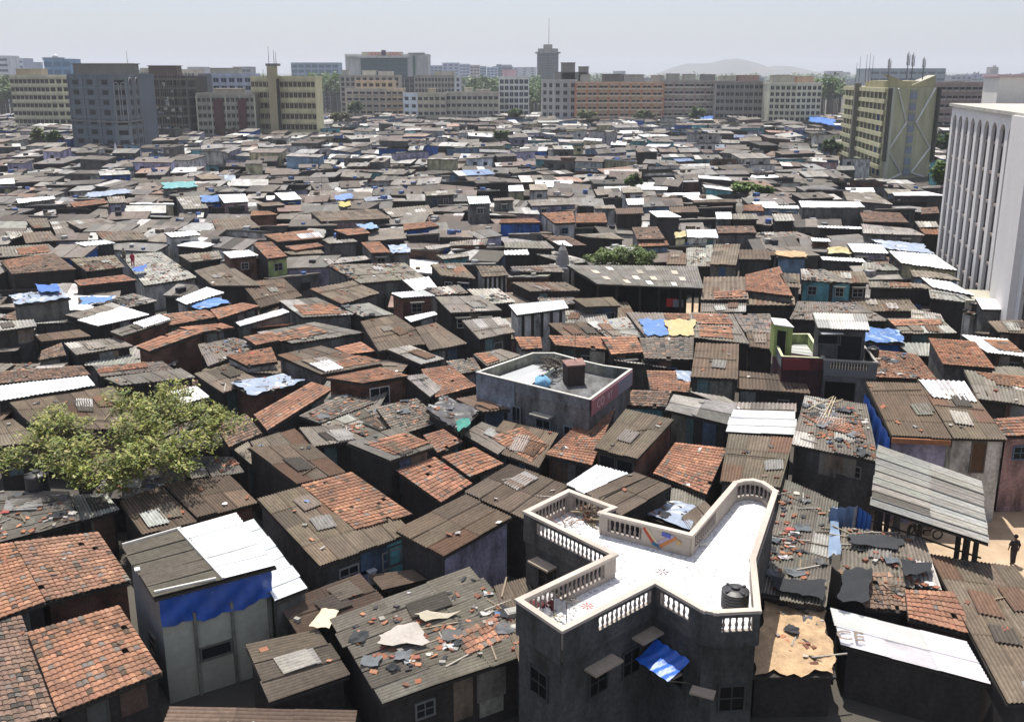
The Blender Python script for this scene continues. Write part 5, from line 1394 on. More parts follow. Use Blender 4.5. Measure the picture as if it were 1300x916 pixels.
for k, (x0, x1, yt, D, col, lb) in enumerate(((546,562,84,1350,(.3,.34,.42),'slim blue-grey tower far beyond the lettered office'),(562,583,80.5,1400,(.32,.35,.42),'hazy blue apartment tower, tallest of the far cluster beyond the brown gridded block'),(583,596,82,1450,(.36,.4,.46),'pale hazy tower next to the tallest one of the far cluster'),(597,609,83.5,1300,(.48,.42,.36),'hazy cream tower in the far cluster'),(609,617,85,1350,(.25,.32,.42),'narrow blue tower right of the cream one in the far cluster'),(618,632,86,1500,(.35,.42,.52),'pale blue stepped block in haze'),(632,650,83,1600,(.33,.33,.36),'grey hazy block behind the white gridded block'),(650,681,86,1700,(.38,.39,.42),'long hazy grey block left of the round tower'))):
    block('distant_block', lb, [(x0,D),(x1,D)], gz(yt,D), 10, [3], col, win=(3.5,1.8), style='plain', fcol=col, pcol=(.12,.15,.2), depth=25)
# tall round-cornered tower with mast
D = 1050; X = gx(695,D); Rr = (gx(708,D)-gx(682,D))/2; zt = gz(68,D)
tw = empty('tower_block', (X, D, 0), 'tall grey round-cornered tower with a projecting crown and mast', 'building'); LM['tall round-cornered tower'] = (X, D)
m = MB(); m.prism([(X+Rr*math.copysign(abs(math.cos(t))**.6, math.cos(t)), D+Rr*math.copysign(abs(math.sin(t))**.6, math.sin(t))) for t in [2*math.pi*k/24 for k in range(24)]], 0, zt, (.2,.215,.22)); m.build('wall', M['conc'], tw)
m = MB()
for k in range(24):
    t = math.pi+math.pi*k/23; m.box((X+(Rr+.1)*math.copysign(abs(math.cos(t))**.6, math.cos(t)), D+(Rr+.1)*math.copysign(abs(math.sin(t))**.6, math.sin(t)), zt/2), (.5,.5,zt), (.27,.28,.29), t)
m.build('pilaster', M['conc'], tw)
m = MB()
for j in range(1, 19): m.prism([(X+(Rr+.25)*math.copysign(abs(math.cos(t))**.6, math.cos(t)), D+(Rr+.25)*math.copysign(abs(math.sin(t))**.6, math.sin(t))) for t in [2*math.pi*k/24 for k in range(24)]], zt*j/19, zt*j/19+.8, (.12,.135,.15), bottom=True)
m.build('floor_band', M['conc'], tw)
m = MB(); m.box((X, D, zt+.7), (2.4*Rr, 2.2*Rr, 1.4), (.36,.35,.33)); m.box((X, D, zt+3), (1.9*Rr, 1.7*Rr, 3.4), (.3,.29,.27)); m.box((X, D, zt+6.5), (.85*Rr, .8*Rr, 5), (.33,.32,.3)); m.build('crown', M['conc'], tw)
mast(X+1, D, zt+9, 27, 'tall thin mast on the round-cornered tower', 0, r=.28)
# grey end block and orange block, purple-grey blocks, cream block
block('apartment_block', 'grey plastered block with two stacked rooftop structures beside the orange block', [(688,530),(703,524),(732,524)], gz(103,526), 6, [2,3], (.33,.32,.3), win=(1.8,1.7), fcol=(.3,.3,.28), pent=((703,744,92,(.2,.19,.17)),(712,729,80,(.17,.16,.15)),(734,746,85,(.2,.19,.17))), lm='grey block with rooftop structures')
orange = (.36,.17,.1)
block('apartment_block', 'long orange and cream apartment block with dark balcony rows across the middle of the skyline', [(731,520),(841,522)], gz(106,521), 6, [16], (.40,.27,.18), win=(3.6,1.5), style='balc', fcol=(.5,.42,.31), pil=(2,1.5,orange), pent=((736,748,95,(.3,.28,.25)),(764,788,94.5,(.12,.11,.1)),(790,815,95,(.28,.27,.24)),(826,840,96,(.36,.33,.27))), lm='long orange block')
block('apartment_block', 'grey apartment block with maroon balcony bays immediately right of the orange block', [(841,524),(908,524)], gz(104,524), 6, [10], (.27,.24,.2), win=(3,1.5), style='balc', fcol=(.42,.37,.3), pil=(2,1.3,(.24,.17,.15)), pent=((845,860,94,(.3,.29,.26)),(866,880,94.5,(.35,.33,.28)),(888,905,95,(.2,.19,.18))), lm='grey block with maroon bays')
block('apartment_block', 'dark purple-grey apartment block before the cream block on the skyline', [(908,516),(968,512)], gz(105,514), 6, [10], (.21,.185,.16), win=(2,1.5), fcol=(.24,.22,.19), pil=(2,.8,(.25,.22,.19)), pent=((912,930,97,(.4,.36,.28)),(934,960,96,(.3,.2,.16))), lm='dark purple-grey block')
root, P = block('apartment_block', 'cream apartment block with rows of small dark windows under the hill', [(976,498),(1010,492),(1042,494)], gz(107,494), 7, [5,5], (.46,.44,.33), win=(1.5,1.5), fcol=(.4,.39,.3), pent=((977,1002,96,(.42,.38,.28)),(1008,1028,97.5,(.5,.33,.22))), lm='cream block under the hill', cols=[(.44,.42,.32),(.5,.48,.36)])
# behind the white office: brown flats, long far hall
block('apartment_block', 'brown apartment block with balcony rows between the yellow tower and white office', [(1183,425),(1255,425)], gz(107,425), 6, [9], (.23,.18,.16), win=(2.6,1.5), style='balc', fcol=(.27,.23,.21), pent=((1200,1215,103,(.3,.28,.26)),(1225,1245,104,(.3,.27,.25))), lm='brown block beside the white office')
block('exhibition_hall', 'long flat grey-blue building on the horizon behind the yellow tower antennas', [(1103,1000),(1198,1000)], gz(88,1000), 5, [8], (.2,.23,.25), win=(8,2), style='plain', fcol=(.25,.27,.28), pcol=(.08,.1,.12), depth=40)
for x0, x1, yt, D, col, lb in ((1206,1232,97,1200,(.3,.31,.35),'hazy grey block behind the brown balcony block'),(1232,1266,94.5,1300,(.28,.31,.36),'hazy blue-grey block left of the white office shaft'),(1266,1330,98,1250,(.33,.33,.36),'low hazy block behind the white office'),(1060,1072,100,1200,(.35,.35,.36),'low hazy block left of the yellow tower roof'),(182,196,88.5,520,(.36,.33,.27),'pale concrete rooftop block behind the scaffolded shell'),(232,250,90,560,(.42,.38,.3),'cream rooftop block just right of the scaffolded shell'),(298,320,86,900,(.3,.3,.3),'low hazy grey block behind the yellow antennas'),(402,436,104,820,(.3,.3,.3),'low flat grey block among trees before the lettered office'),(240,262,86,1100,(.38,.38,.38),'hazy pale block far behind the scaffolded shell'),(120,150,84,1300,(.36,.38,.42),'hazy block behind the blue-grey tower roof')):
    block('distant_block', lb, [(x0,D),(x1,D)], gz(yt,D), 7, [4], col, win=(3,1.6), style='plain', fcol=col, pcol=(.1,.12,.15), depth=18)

# ---------------------------------------------------------------- yellow tower
yc = (.47,.455,.29)
A = at(1118,229,0); B = at(1179,224,0); Cc = at(1066,205,0)
Cc = A+(Cc-A)*1.0
zt = 26-35.5+0; zt = gz(111.5, A.y)
yt = empty('yellow_tower', ((A.x+B.x)/2, A.y+8, 0), 'eight-storey yellow tower with white zigzag lines on its blank end wall', 'building'); LM['yellow zigzag tower'] = ((A.x+B.x)/2, A.y+8)
back = [B+(Cc-A), Cc]
poly = [Cc, A, B, B+(Cc-A)*.8]
m = MB()
for i in range(4):
    a, b = poly[i], poly[(i+1) % 4]; m.face([(a.x,a.y,0),(b.x,b.y,0),(b.x,b.y,zt),(a.x,a.y,zt)], (.5,.47,.31) if i == 0 else yc)
m.face([(p.x,p.y,zt-.05) for p in poly], (.35,.34,.28)); m.build('wall', M['conc'], yt)
d = (A-Cc); L = d.length; d.normalize(); nn = V3((d.y,-d.x,0)); rot = math.atan2(d.y,d.x)
fh = (zt-1)/8
me = unit(2.6, 1.5, 'std', (.3,.29,.2), (.03,.035,.045)); meb = unit(2.2, 1.4, 'std', (.05,.12,.3), (.02,.05,.15))
for j in range(8):
    for k in range(11):
        if k == 4: continue
        t = (k+.6)/11.4; p = Cc+d*(L*t); put(meb if (k > 8 and R.random() < .4) else me, 'window', yt, (p.x, p.y, j*fh+fh*.55+.3), rot)
    m = MB(); 
    for (t0, t1) in ((0,.36),(.42,.97)):
        p = Cc+d*(L*(t0+t1)/2)+nn*.35; m.box((p.x,p.y,j*fh+fh*1.05+.2), (L*(t1-t0), .7, fh*.38), (.58,.55,.34), rot)
    m.build('floor_band', M['conc'], yt)
m = MB(); p = Cc+d*(L*.39)+nn*.9; m.box((p.x,p.y,zt*.52), (L*.035, 1.6, zt*1.04), (.2,.19,.15), rot); m.build('service_shaft', M['conc'], yt)
d2 = (B-A); L2 = d2.length; d2.normalize(); n2 = V3((d2.y,-d2.x,0)); rot2 = math.atan2(d2.y,d2.x)
m = MB(); p = A+d2*.8+n2*.5; m.box((p.x,p.y,zt*.5), (.9,.9,zt), (.5,.5,.4), rot2); p = A+d2*(L2-.1)+n2*.5; m.box((p.x,p.y,zt*.5+2), (.7,.9,zt-4), (.08,.075,.06), rot2); p = A+d2*.05+n2*.3; m.box((p.x,p.y,zt*.5+2.4), (.5,.9,zt-5), (.08,.075,.06), rot2); m.build('pilaster', M['conc'], yt)
def zz(pts, k):
    m = MB()
    for (x0, z0), (x1, z1) in zip(pts, pts[1:]):
        a_ = A+d2*(L2*x0)+n2*.12; b_ = A+d2*(L2*x1)+n2*.12; a_.z = z0*zt; b_.z = z1*zt; m.tube(a_, b_, .28, .28, (.75,.75,.7), 4)
    m.build('zigzag_line', M['conc'], yt)
zz([(.17,.99),(.40,.62),(.08,.33),(.40,.06),(.15,-.0)], 0); zz([(.93,.99),(.60,.62),(.95,.33),(.60,.06),(.9,-.0)], 1)
m = MB()
for j in range(8):
    p = A+d2*(L2*.5)+n2*.06; m.box((p.x,p.y,j*fh+fh*.5+.3), (2.6,.2,fh*.62), (.26,.29,.34), rot2)
    m.box((p.x,p.y,j*fh+fh*.95+.3), (2.8,.14,fh*.2), (.35,.36,.28), rot2)
m.build('glass_block_strip', M['conc'], yt)
# penthouse with valley roof
pa = Cc+d*(L*.45)-nn*1.5; 
zr = gz(97, A.y+6)
def pbox(t0, t1, s0, s1, z0, z1, col, name):
    m = MB(); c_ = [Cc+d*(L*t)+d2*s for t, s in ((t0,s0),(t1,s0),(t1,s1),(t0,s1))]; m.prism([(p.x,p.y) for p in c_], z0, z1, col); return m.build(name, M['conc'], yt)
pbox(.42,.93,1.2,L2-1, zt-.1, zr-1.2, (.40,.36,.2), 'penthouse')
m = MB(); c0 = A-d*2.5; 
p0 = c0+d2*0; p1 = c0+d2*(L2*.5); p2 = c0+d2*(L2*.98)
for (a_, b_, za, zb) in ((p0,p1,zr+.4,zr-2.2),(p1,p2,zr-2.2,zr+.3)):
    u = d*-8; m.face([(a_.x,a_.y,za),(b_.x,b_.y,zb),(b_.x+u.x,b_.y+u.y,zb),(a_.x+u.x,a_.y+u.y,za)], (.42,.40,.33))
    m.face([(a_.x,a_.y,zt-.2),(b_.x,b_.y,zt-.2),(b_.x,b_.y,zb),(a_.x,a_.y,za)], (.42,.38,.22))
m.face([(p2.x,p2.y,zt-.2),(p2.x-d.x*8,p2.y-d.y*8,zt-.2),(p2.x-d.x*8,p2.y-d.y*8,zr+.3),(p2.x,p2.y,zr+.3)], (.35,.33,.2))
m.build('valley_roof', M['conc'], yt)
for k, (px, h) in enumerate(((1081,4.5),(1085,6),(1093,6.4),(1097,6.8),(1101,6.2))):
    Dm = A.y+28; mast(gx(px,Dm), Dm, zr-1.5, h*1.15, 'thin bare antenna mast in the left cluster on the yellow tower', 0, 'thin bare masts on the yellow tower')
for px, h, lb in ((1121,5.4,'short antenna mast carrying dishes left of the twin masts on the yellow tower'),(1144,6.9,'lattice antenna mast with panels, one of the twin masts on the yellow tower'),(1150,6.6,'leaning antenna mast with panels, the other of the twin masts'),(1164,5.6,'antenna mast with a cross arm at the far side of the yellow tower roof')):
    Dm = A.y+6; mast(gx(px,Dm), Dm, zr-.8, h, lb, 4, None, .16)

# ---------------------------------------------------------------- white office with tall arched slots
wc = (.76,.74,.72)
T0 = at(1191,321,3.0); T1 = at(1242,371,3.0); d = (T1-T0); d.z = 0; L = d.length; d.normalize()
T0.z = 0; T1.z = 0
nn = V3((d.y,-d.x,0)); rot = math.atan2(d.y,d.x); zt = gz(134, T0.y)
wo = empty('white_office', (T0+d*14+nn*-12)[:2]+(0,) if False else (T0.x+d.x*14-nn.x*12, T0.y+d.y*14-nn.y*12, 0), 'white office building with tall narrow arched window slots and a roof shaft', 'building'); LM['white arched office'] = tuple((T0+d*14)[:2])
bayw = L*1.33; pier = bayw*.22
total = bayw*2+pier*2+8
def wpt(x, o=0.0, z=0.0): p = T0+d*x+nn*o; return V3((p.x, p.y, z))
m = MB(); pl = [wpt(0,-.22), wpt(total,-.22), wpt(total,-26), wpt(0,-26)]
m.prism([(p.x,p.y) for p in pl], 0, zt-.3, (.2,.14,.11), capcol=(.4,.38,.36)); m.build('wall', M['conc'], wo)
def bay(x0, x1, ns, name):
    w = (x1-x0); sl = w/ns; fin = sl*.36; gap = sl-fin; zarch = zt*.90
    m = MB()
    for k in range(ns+1):
        xc = x0+k*sl
        xa, xb = (xc-fin/2, xc+fin/2)
        p = wpt((xa+xb)/2, .05, zarch/2); m.box(p, (fin, .36, zarch), wc, rot)
    for k in range(ns):
        xa, xb = x0+k*sl+fin/2, x0+(k+1)*sl-fin/2; r_ = (xb-xa)/2; xm = (xa+xb)/2
        n_ = 8
        for j in range(n_):
            t0, t1 = math.pi*j/n_, math.pi*(j+1)/n_
            q0, q1 = (xm-r_*math.cos(t0), zarch+r_*math.sin(t0)), (xm-r_*math.cos(t1), zarch+r_*math.sin(t1))
            a_, b_ = wpt(q0[0],.23,q0[1]), wpt(q1[0],.23,q1[1]); m.face([a_, b_, wpt(q1[0],.23,zt), wpt(q0[0],.23,zt)], wc)
            a2, b2 = wpt(q0[0],-.2,q0[1]), wpt(q1[0],-.2,q1[1]); m.face([b_, a_, a2, b2], wc)
        
    for k in range(ns+1):
        xc = x0+k*sl; m.box(wpt(xc, .05, (zarch+zt)/2), (fin, .36, zt-zarch), wc, rot)
    m.build('fin_screen', M['render'], wo)
    # windows in the slots
    fh_ = zt/7.2
    for k in range(ns):
        xm = x0+(k+.5)*sl
        for j in range(7):
            z_ = (j+.52)*fh_
            mm_ = MB(); mm_.box(wpt(xm,-.16,z_), (gap*.96,.14,fh_*.66), (.025,.022,.022), rot, mi=1); mm_.box(wpt(xm,-.05,z_-fh_*.36), (gap*.98,.25,.3), (.36,.31,.28), rot)
            if k > 6 and j > 6: continue
            mm_.build('window', [M['conc'], M['glass']], wo)
bay(.55, bayw, 9, 'a')
m = MB(); m.box(wpt(bayw+pier/2+.3, .1, zt/2), (pier, 1.5, zt), wc, rot); m.build('pier', M['render'], wo)
bay(bayw+pier+1.0, bayw+pier+1.0+bayw*.5, 4, 'b')
m = MB(); m.box(wpt(bayw*1.5+pier*1.5+1.6+6, .1, zt/2), (pier+12, 1.5, zt), wc, rot); m.build('pier', M['render'], wo)
m = MB(); m.box(wpt(total/2, -12.7, zt+.1), (total+.6, 26.6, .35), (.5,.48,.42), rot); m.build('roof_slab', M['conc'], wo)
D = T0.y+4; Xs0 = gx(1266,D,26); m = MB(); zs = gz(97.5,D); m.box((Xs0+4.5, D+3, (zt+zs)/2), (9, 7, zs-zt), (.76,.74,.68), rot); m.box((Xs0+4.5, D+3, zs+.15), (9.6,7.6,.3), (.55,.4,.45), rot); m.build('roof_shaft', M['render'], wo)
m = MB(); m.box(wpt(L*1.33, 1.9, 2.2), (5.5, 3.2, 4.4), (.45,.42,.34), rot); en = m.build('ground_floor_wing', M['conc'], wo)
for t in (-.9,.9):
    m = MB(); m.box(wpt(L*1.33-1+t, 3.54, 2.9), (.8,.1,1.2), (.02,.02,.02), rot); m.build('window', M['glass'], wo)
COVER.append([(1217,133),(1400,150),(1400,420),(1242,375),(1191,321)])
COVER.append([(1060,100),(1190,100),(1182,226),(1117,229),(1063,205)])
# ---------------------------------------------------------------- coverage test for fill-in shacks
def inpoly(x, y, P):
    c = False; n = len(P); j = n-1
    for i in range(n):
        if (P[i][1] > y) != (P[j][1] > y) and x < (P[j][0]-P[i][0])*(y-P[i][1])/(P[j][1]-P[i][1])+P[i][0]: c = not c
        j = i
    return c
COVER.append([(650,600),(1000,600),(1000,830),(650,830)][:0] or TP)
COVER.append([(1094,566),(1246,612),(1255,692),(1105,641)])
COVER.append(cp('C3', '300,447 935,452 975,640 430,640'))
COVER.append(cp('E4', '35,265 475,115 640,115 1245,243 920,480 920,700 35,500'))
COVER.append(cp('E5', '55,88 400,80 830,92 935,460 935,760 20,700'))
STREET = [(1096,652),(1420,640),(1460,780),(1100,745)]
COVER.append([(1080,640),(1420,600),(1460,790),(1080,760)])
COVER.append([(250,430),(440,437),(440,437)])
BB = [(min(p[0] for p in P), max(p[0] for p in P), min(p[1] for p in P), max(p[1] for p in P)) for P in COVER]
def covered(x, y):
    for P, b in zip(COVER, BB):
        if b[0] <= x <= b[1] and b[2] <= y <= b[3] and inpoly(x, y, P): return True
    return False
RW = [('asb',30),('gry',24),('pal',9),('wht',5),('til',2),('old',11),('brn',15),('jnk',12),('lbl',.8),('blu',.7),('rst',1.5)]
WW = [('d',18),('m',26),('g',20),('w',12),('b',8),('s',4),('t',2.5),('u',1.5),('l',3),('y',4),('p',2)]
def pick(r, T):
    t = r.random()*sum(w for _, w in T)
    for k, w in T:
        t -= w
        if t <= 0: return k
    return T[0][0]
RF = random.Random(5)
CAND = []
# blocked footprints (towers) in world space: (x0,x1,y0,y1)
BLOCK = []
for o in list(bpy.data.objects):
    if o.type == 'EMPTY' and o.get('category') in ('building',) :
        xs = []; ys = []
        for ch in bpy.data.objects:
            if ch.parent == o and ch.type == 'MESH' and ch.name.split('.')[0] == 'wall':
                for v in ch.data.vertices: xs.append(v.co.x+o.location.x); ys.append(v.co.y+o.location.y)
        if xs: BLOCK.append((min(xs)-1, max(xs)+1, min(ys)-1, max(ys)+1))
def blocked(x, y):
    return any(b[0] < x < b[1] and b[2] < y < b[3] for b in BLOCK if b[3]-b[2] < 90)
D = 30.0
while D < 560:
    far = D > 190
    w0 = 5.0 if D < 110 else (5.2 if D < 200 else 5.6+ (D-200)*.006)
    dep_ = (4.2 if D < 110 else 4.6) if D < 200 else 5.2+(D-200)*.008
    x = -D*.62-8
    while x < D*.62+12:
        w = w0*RF.uniform(.6,1.5); g = RF.uniform(.05,.8)
        cx = x+w/2; cy = D+RF.uniform(-1.6,1.6)
        x += w+g
        if blocked(cx, cy): continue
        CAND.append((cx, cy, w*RF.uniform(.95,1.15), dep_*RF.uniform(.75,1.15)))
    D += dep_*RF.uniform(.92,1.08)
near_fill = []; far_fill = []
for cx, cy, w, dp in CAND:
    low = cy < 105
    z = RF.uniform(2.7,3.4) if 62 < cy < 105 else RF.uniform(2.0,2.7) if low else min(6.4, RF.gauss(3.9, .75) if cy < 190 else RF.gauss(3.9,1.35))
    if not low and cy < 235: z = min(z, 4.3)
    elif RF.random() < .05: z += RF.uniform(.5,1.6)
    rot = RF.gauss(0, .22); t = RF.uniform(-.16,.16) if RF.random() < .8 else RF.uniform(-.3,.3)
    sl = RF.uniform(.3,.9)*(1 if RF.random() < .7 else -1)
    cr_, sr_ = math.cos(rot), math.sin(rot)
    P = [V3((cx+dx*cr_-dy*sr_, cy+dx*sr_+dy*cr_, z+(sl*.5 if dy > 0 else -sl*.5)+t*dx*.3)) for dx, dy in ((-w/2,dp/2),(w/2,dp/2),(w/2,-dp/2),(-w/2,-dp/2))]
    pc = proj((cx, cy, z))
    if pc[0] < -60 or pc[0] > 1360 or pc[1] > 960: continue
    if cy < 235:
        k = sum(covered(*proj(p)) for p in [(cx,cy,z)]+[P[i].lerp(V3((cx,cy,z)), .25) for i in range(4)])
        if low and (k > (1 if cy > 62 else 0)): continue
        if not low and (k > 1 or covered(*pc)): continue
    if covered(*pc) and cy < 250: continue
    (near_fill if True else far_fill).append((cy, P, z))
near_fill.sort(key=lambda t: t[0])
N_IND = max(0, 297-len(HOUSES)-2)
print('traced', len(HOUSES), 'fill', len(near_fill), 'individual', N_IND)
for cy, P, z in near_fill[:N_IND]:
    rf_ = pick(RF, RW); wl = pick(RF, WW)
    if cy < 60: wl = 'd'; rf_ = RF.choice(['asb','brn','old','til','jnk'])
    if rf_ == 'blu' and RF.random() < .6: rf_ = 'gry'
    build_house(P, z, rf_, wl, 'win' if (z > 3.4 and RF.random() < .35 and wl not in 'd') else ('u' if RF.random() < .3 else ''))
# the rest of the settlement: one mass of distant roofs
MAT4 = [M['sheet'], M['wall'], M['tarp'], M['white']]
m = MB()
for cy, P, z in near_fill[N_IND:]:
    rf_ = pick(RF, RW); wl = pick(RF, WW)
    if z > 4.8 and RF.random() < .55: wl = RF.choice('wwgsyltwu')
    q = Quad(P); base = jit(RC[rf_], .35, RF); g_ = sum(base)/3; kf = .86 if rf_ in ('asb','gry','brn','jnk','old','pal') else 1.0; base = tuple((x*.55+g_*.45)*kf for x in base)
    th = .2; p = P
    mi = 3 if rf_ == 'wht' else 0
    if rf_ in ('blu',): mi = 2
    # roof: a thick sheet edge and two or three strips of differing sheets
    m.prism([(a.x, a.y) for a in p], [a.z-th for a in p], [a.z-.02 for a in p], jit((.12,.11,.1) if mi != 3 else (.55,.54,.52), .3, RF), mi=0, top=False)
    ns = RF.choice((1,2,2,3,4))
    for k in range(ns):
        u0, u1 = k/ns, (k+1)/ns; cc = jit(base, .2, RF); mk = mi
        if RF.random() < .07: cc = jit((.5,.48,.45), .15, RF)
        elif RF.random() < .12: cc = jit((.09,.08,.07), .2, RF)
        e = .05*(k % 2)
        m.face([q.at(u0,0,e), q.at(u0,1,e), q.at(u1,1,e), q.at(u1,0,e)], cc, mi=mk)
    i4 = inset(P, .25); ww = jit(WC[wl], .3, RF)
    if wl in 'dmg': ww = tuple(x*.7 for x in ww)
    if wl == 'b': ww = jit((.13,.07,.05), .2, RF)
    m.prism([(a.x, a.y) for a in i4], 0, [a.z-th*.6 for a in i4], ww, mi=1, top=False)
    a, b = i4[3], i4[2]; d = (b-a); L = d.length; d.normalize(); rot = math.atan2(d.y, d.x)
    if RF.random() < .55 and cy < 420:
        for t in ((.5,) if L < 5 else (.3,.7)):
            c = a.lerp(b, t+RF.uniform(-.08,.08)); zz_ = min(a.z, b.z)-1.3
            m.box((c.x, c.y-.03, zz_), (1.0,.12,.9), (.02,.02,.025) if RF.random() < .8 else (.4,.4,.38), rot, mi=1)
    for _ in range(RF.choice((0,0,1,1,2))):      # rooftop clutter
        c = q.at(RF.uniform(.2,.8), RF.uniform(.3,.8)); s_ = RF.uniform(.25,.9)
        m.box((c.x, c.y, c.z+s_*.35), (s_*1.3, s_, s_*.7), jit(RF.choice([(.5,.5,.5),(.05,.05,.06),(.12,.2,.45),(.25,.2,.15),(.6,.58,.55)]), .2, RF), RF.uniform(0,3), mi=1)
    if RF.random() < .06:
        c = q.at(.5,.5); m.tube(c, c+V3((0,0,RF.uniform(1.5,3.5))), .05,.04,(.1,.1,.1),4, mi=1)
o = m.build('distant_shack_roofs', MAT4); tag(o, 'dense mass of tin and tile roofed shacks receding towards the towers', 'shack settlement', kind='stuff')

# ---------------------------------------------------------------- litter and patches over the nearer roofs
m = MB(); nit = 0
LCOL = [(.3,.12,.065),(.28,.12,.07),(.2,.09,.06),(.4,.19,.11),(.05,.05,.055),(.09,.085,.08),(.3,.28,.25),(.5,.48,.44),(.65,.63,.6),(.16,.12,.09)]
for q, rt, heavy, D in LITTER:
    area = q.W*q.L
    k = area*(2.6 if heavy else (.22 if rt != 'wht' else .05))*(1 if D < 75 else (.55 if D < 110 else .3))
    k = int(min(k, 130))
    cl = [(R.random(), R.random()) for _ in range(3)]
    for _ in range(k):
        if heavy and R.random() < .5:
            cu, cv = R.choice(cl); u = min(.97, max(.03, cu+R.gauss(0,.09))); v = min(.97, max(.03, cv+R.gauss(0,.09)))
        else: u, v = R.uniform(.03,.97), R.uniform(.03,.97)
        t = R.random(); a = R.uniform(0, 6.28); nit += 1
        p = q.at(u, v, .10)
        if t < .62: m.box(p, (R.uniform(.2,.38), R.uniform(.15,.25), .035), jit(R.choice(LCOL[:5] if heavy else LCOL), .25), a, tilt=(R.uniform(-.3,.3), R.uniform(-.3,.3)))
        elif t < .75: m.box(p, (R.uniform(.12,.3), R.uniform(.12,.25), R.uniform(.08,.16)), jit(R.choice([(.25,.23,.2),(.35,.33,.3),(.25,.1,.07)]), .2), a)
        elif t < .85:
            l = R.uniform(.6,2.0); m.box(p, (l,.07,.05), jit(R.choice([(.12,.09,.06),(.25,.2,.14),(.35,.32,.28)]), .3), a)
        elif heavy and t < .93:      # black plastic or grey sheet scraps, crumpled
            s_ = R.uniform(.3,.65); col = jit(R.choice([(.035,.037,.042),(.06,.065,.07),(.16,.17,.18),(.09,.1,.11),(.12,.12,.12)]), .3)
            rows = [[(p.x+(i-1.5)*s_*.45*math.cos(a)-(j-1.5)*s_*.4*math.sin(a)+R.uniform(-.05,.05), p.y+(i-1.5)*s_*.45*math.sin(a)+(j-1.5)*s_*.4*math.cos(a)+R.uniform(-.05,.05), p.z+R.uniform(-.02,.14)) for i in range(4)] for j in range(4)][::-1]
            m.grid(rows, col)
        else:
            s_ = R.uniform(.08,.24); col = jit(R.choice([(.6,.6,.58),(.5,.45,.36),(.5,.5,.5),(.4,.38,.34),(.3,.28,.26),(.6,.57,.5),(.15,.25,.45),(.4,.1,.08)]), .2)
            rows = [[(p.x+(i-1)*s_+R.uniform(-.05,.05), p.y+(j-1)*s_*.7+R.uniform(-.05,.05), p.z+R.uniform(-.02,.1)) for i in range(3)] for j in range(3)][::-1]
            m.grid(rows, col)
o = m.build('rooftop_litter', M['junk']); tag(o, 'broken tiles, stones, planks and plastic scraps strewn over the roofs', 'litter', kind='stuff'); print('litter', nit)

# tarpaulins lying crumpled on particular roofs (own things)
def tarp_on(cn, s, z, col, label, amp=.1):
    drape_thing(cp(cn, s), z, col, 'plastic_sheet' if max(col) < .06 else 'tarpaulin', label, amp, 'tarpaulin')
tarp_on('A4', '395,400 640,430 610,470 400,450', 3.65, (.04,.042,.046), 'long black plastic strip wrinkled over the upper edge of a littered roof', .07)
tarp_on('A4', '380,560 500,560 480,700 350,690', 3.45, (.028,.03,.034), 'grey-black plastic hood sagging over the corner of the tiled shack', .08)
tarp_on('A4', '620,520 760,530 750,570 640,590', 3.6, (.028,.03,.034), 'black plastic sheet bunched at the edge beside the pale sheets', .07)
tarp_on('A4', '60,590 300,610 290,690 90,650', 3.3, (.028,.03,.034), 'dark plastic sheeting along the low edge of the littered roof by the terrace', .07)
tarp_on('A4', '320,300 350,300 365,505 310,500', 3.5, (.18,.25,.35), 'narrow faded blue strip lying between two littered roofs', .08)
tarp_on('B2', '985,680 1050,655 1060,690 1000,725', 4.25, (.03,.22,.17), 'small bright green plastic at the corner of the dark shack', .1)
tarp_on('B1', '390,75 560,65 540,85 400,110', 4.3, (.1,.22,.5), 'blue tarpaulin strip between the low grey roofs on the far side of the tree', .08)
tarp_on('C1', '660,478 740,466 720,492 670,500', 3.9, (.05,.13,.42), 'small vivid blue tarpaulin near the red-clad person', .12)
tarp_on('C1', '180,565 290,560 300,595 200,605', 5.55, (.05,.15,.5), 'blue plastic spread over the grey-walled littered shack roof', .1)
tarp_on('C2', '432,150 492,145 495,168 440,172', 5.0, (.5,.4,.1), 'bright yellow tarpaulin on a distant brown roof', .12)
tarp_on('C2', '415,115 500,105 505,130 420,140', 4.9, (.15,.25,.6), 'blue and white plastic behind the yellow tarpaulin', .12)
tarp_on('C2', '520,262 600,255 640,280 560,285', 4.7, (.2,.32,.5), 'pale blue plastic sheet crumpled over a low roof', .12)
tarp_on('P', '1026,147 1060,153 1058,160 1028,155', 6.2, (.06,.2,.6), 'large blue tarpaulin over a far roof before the yellow tower', .2)
tarp_on('P', '888,147 905,147 905,153 890,154', 5.6, (.04,.16,.45), 'blue tarpaulin by the far round tree', .2)

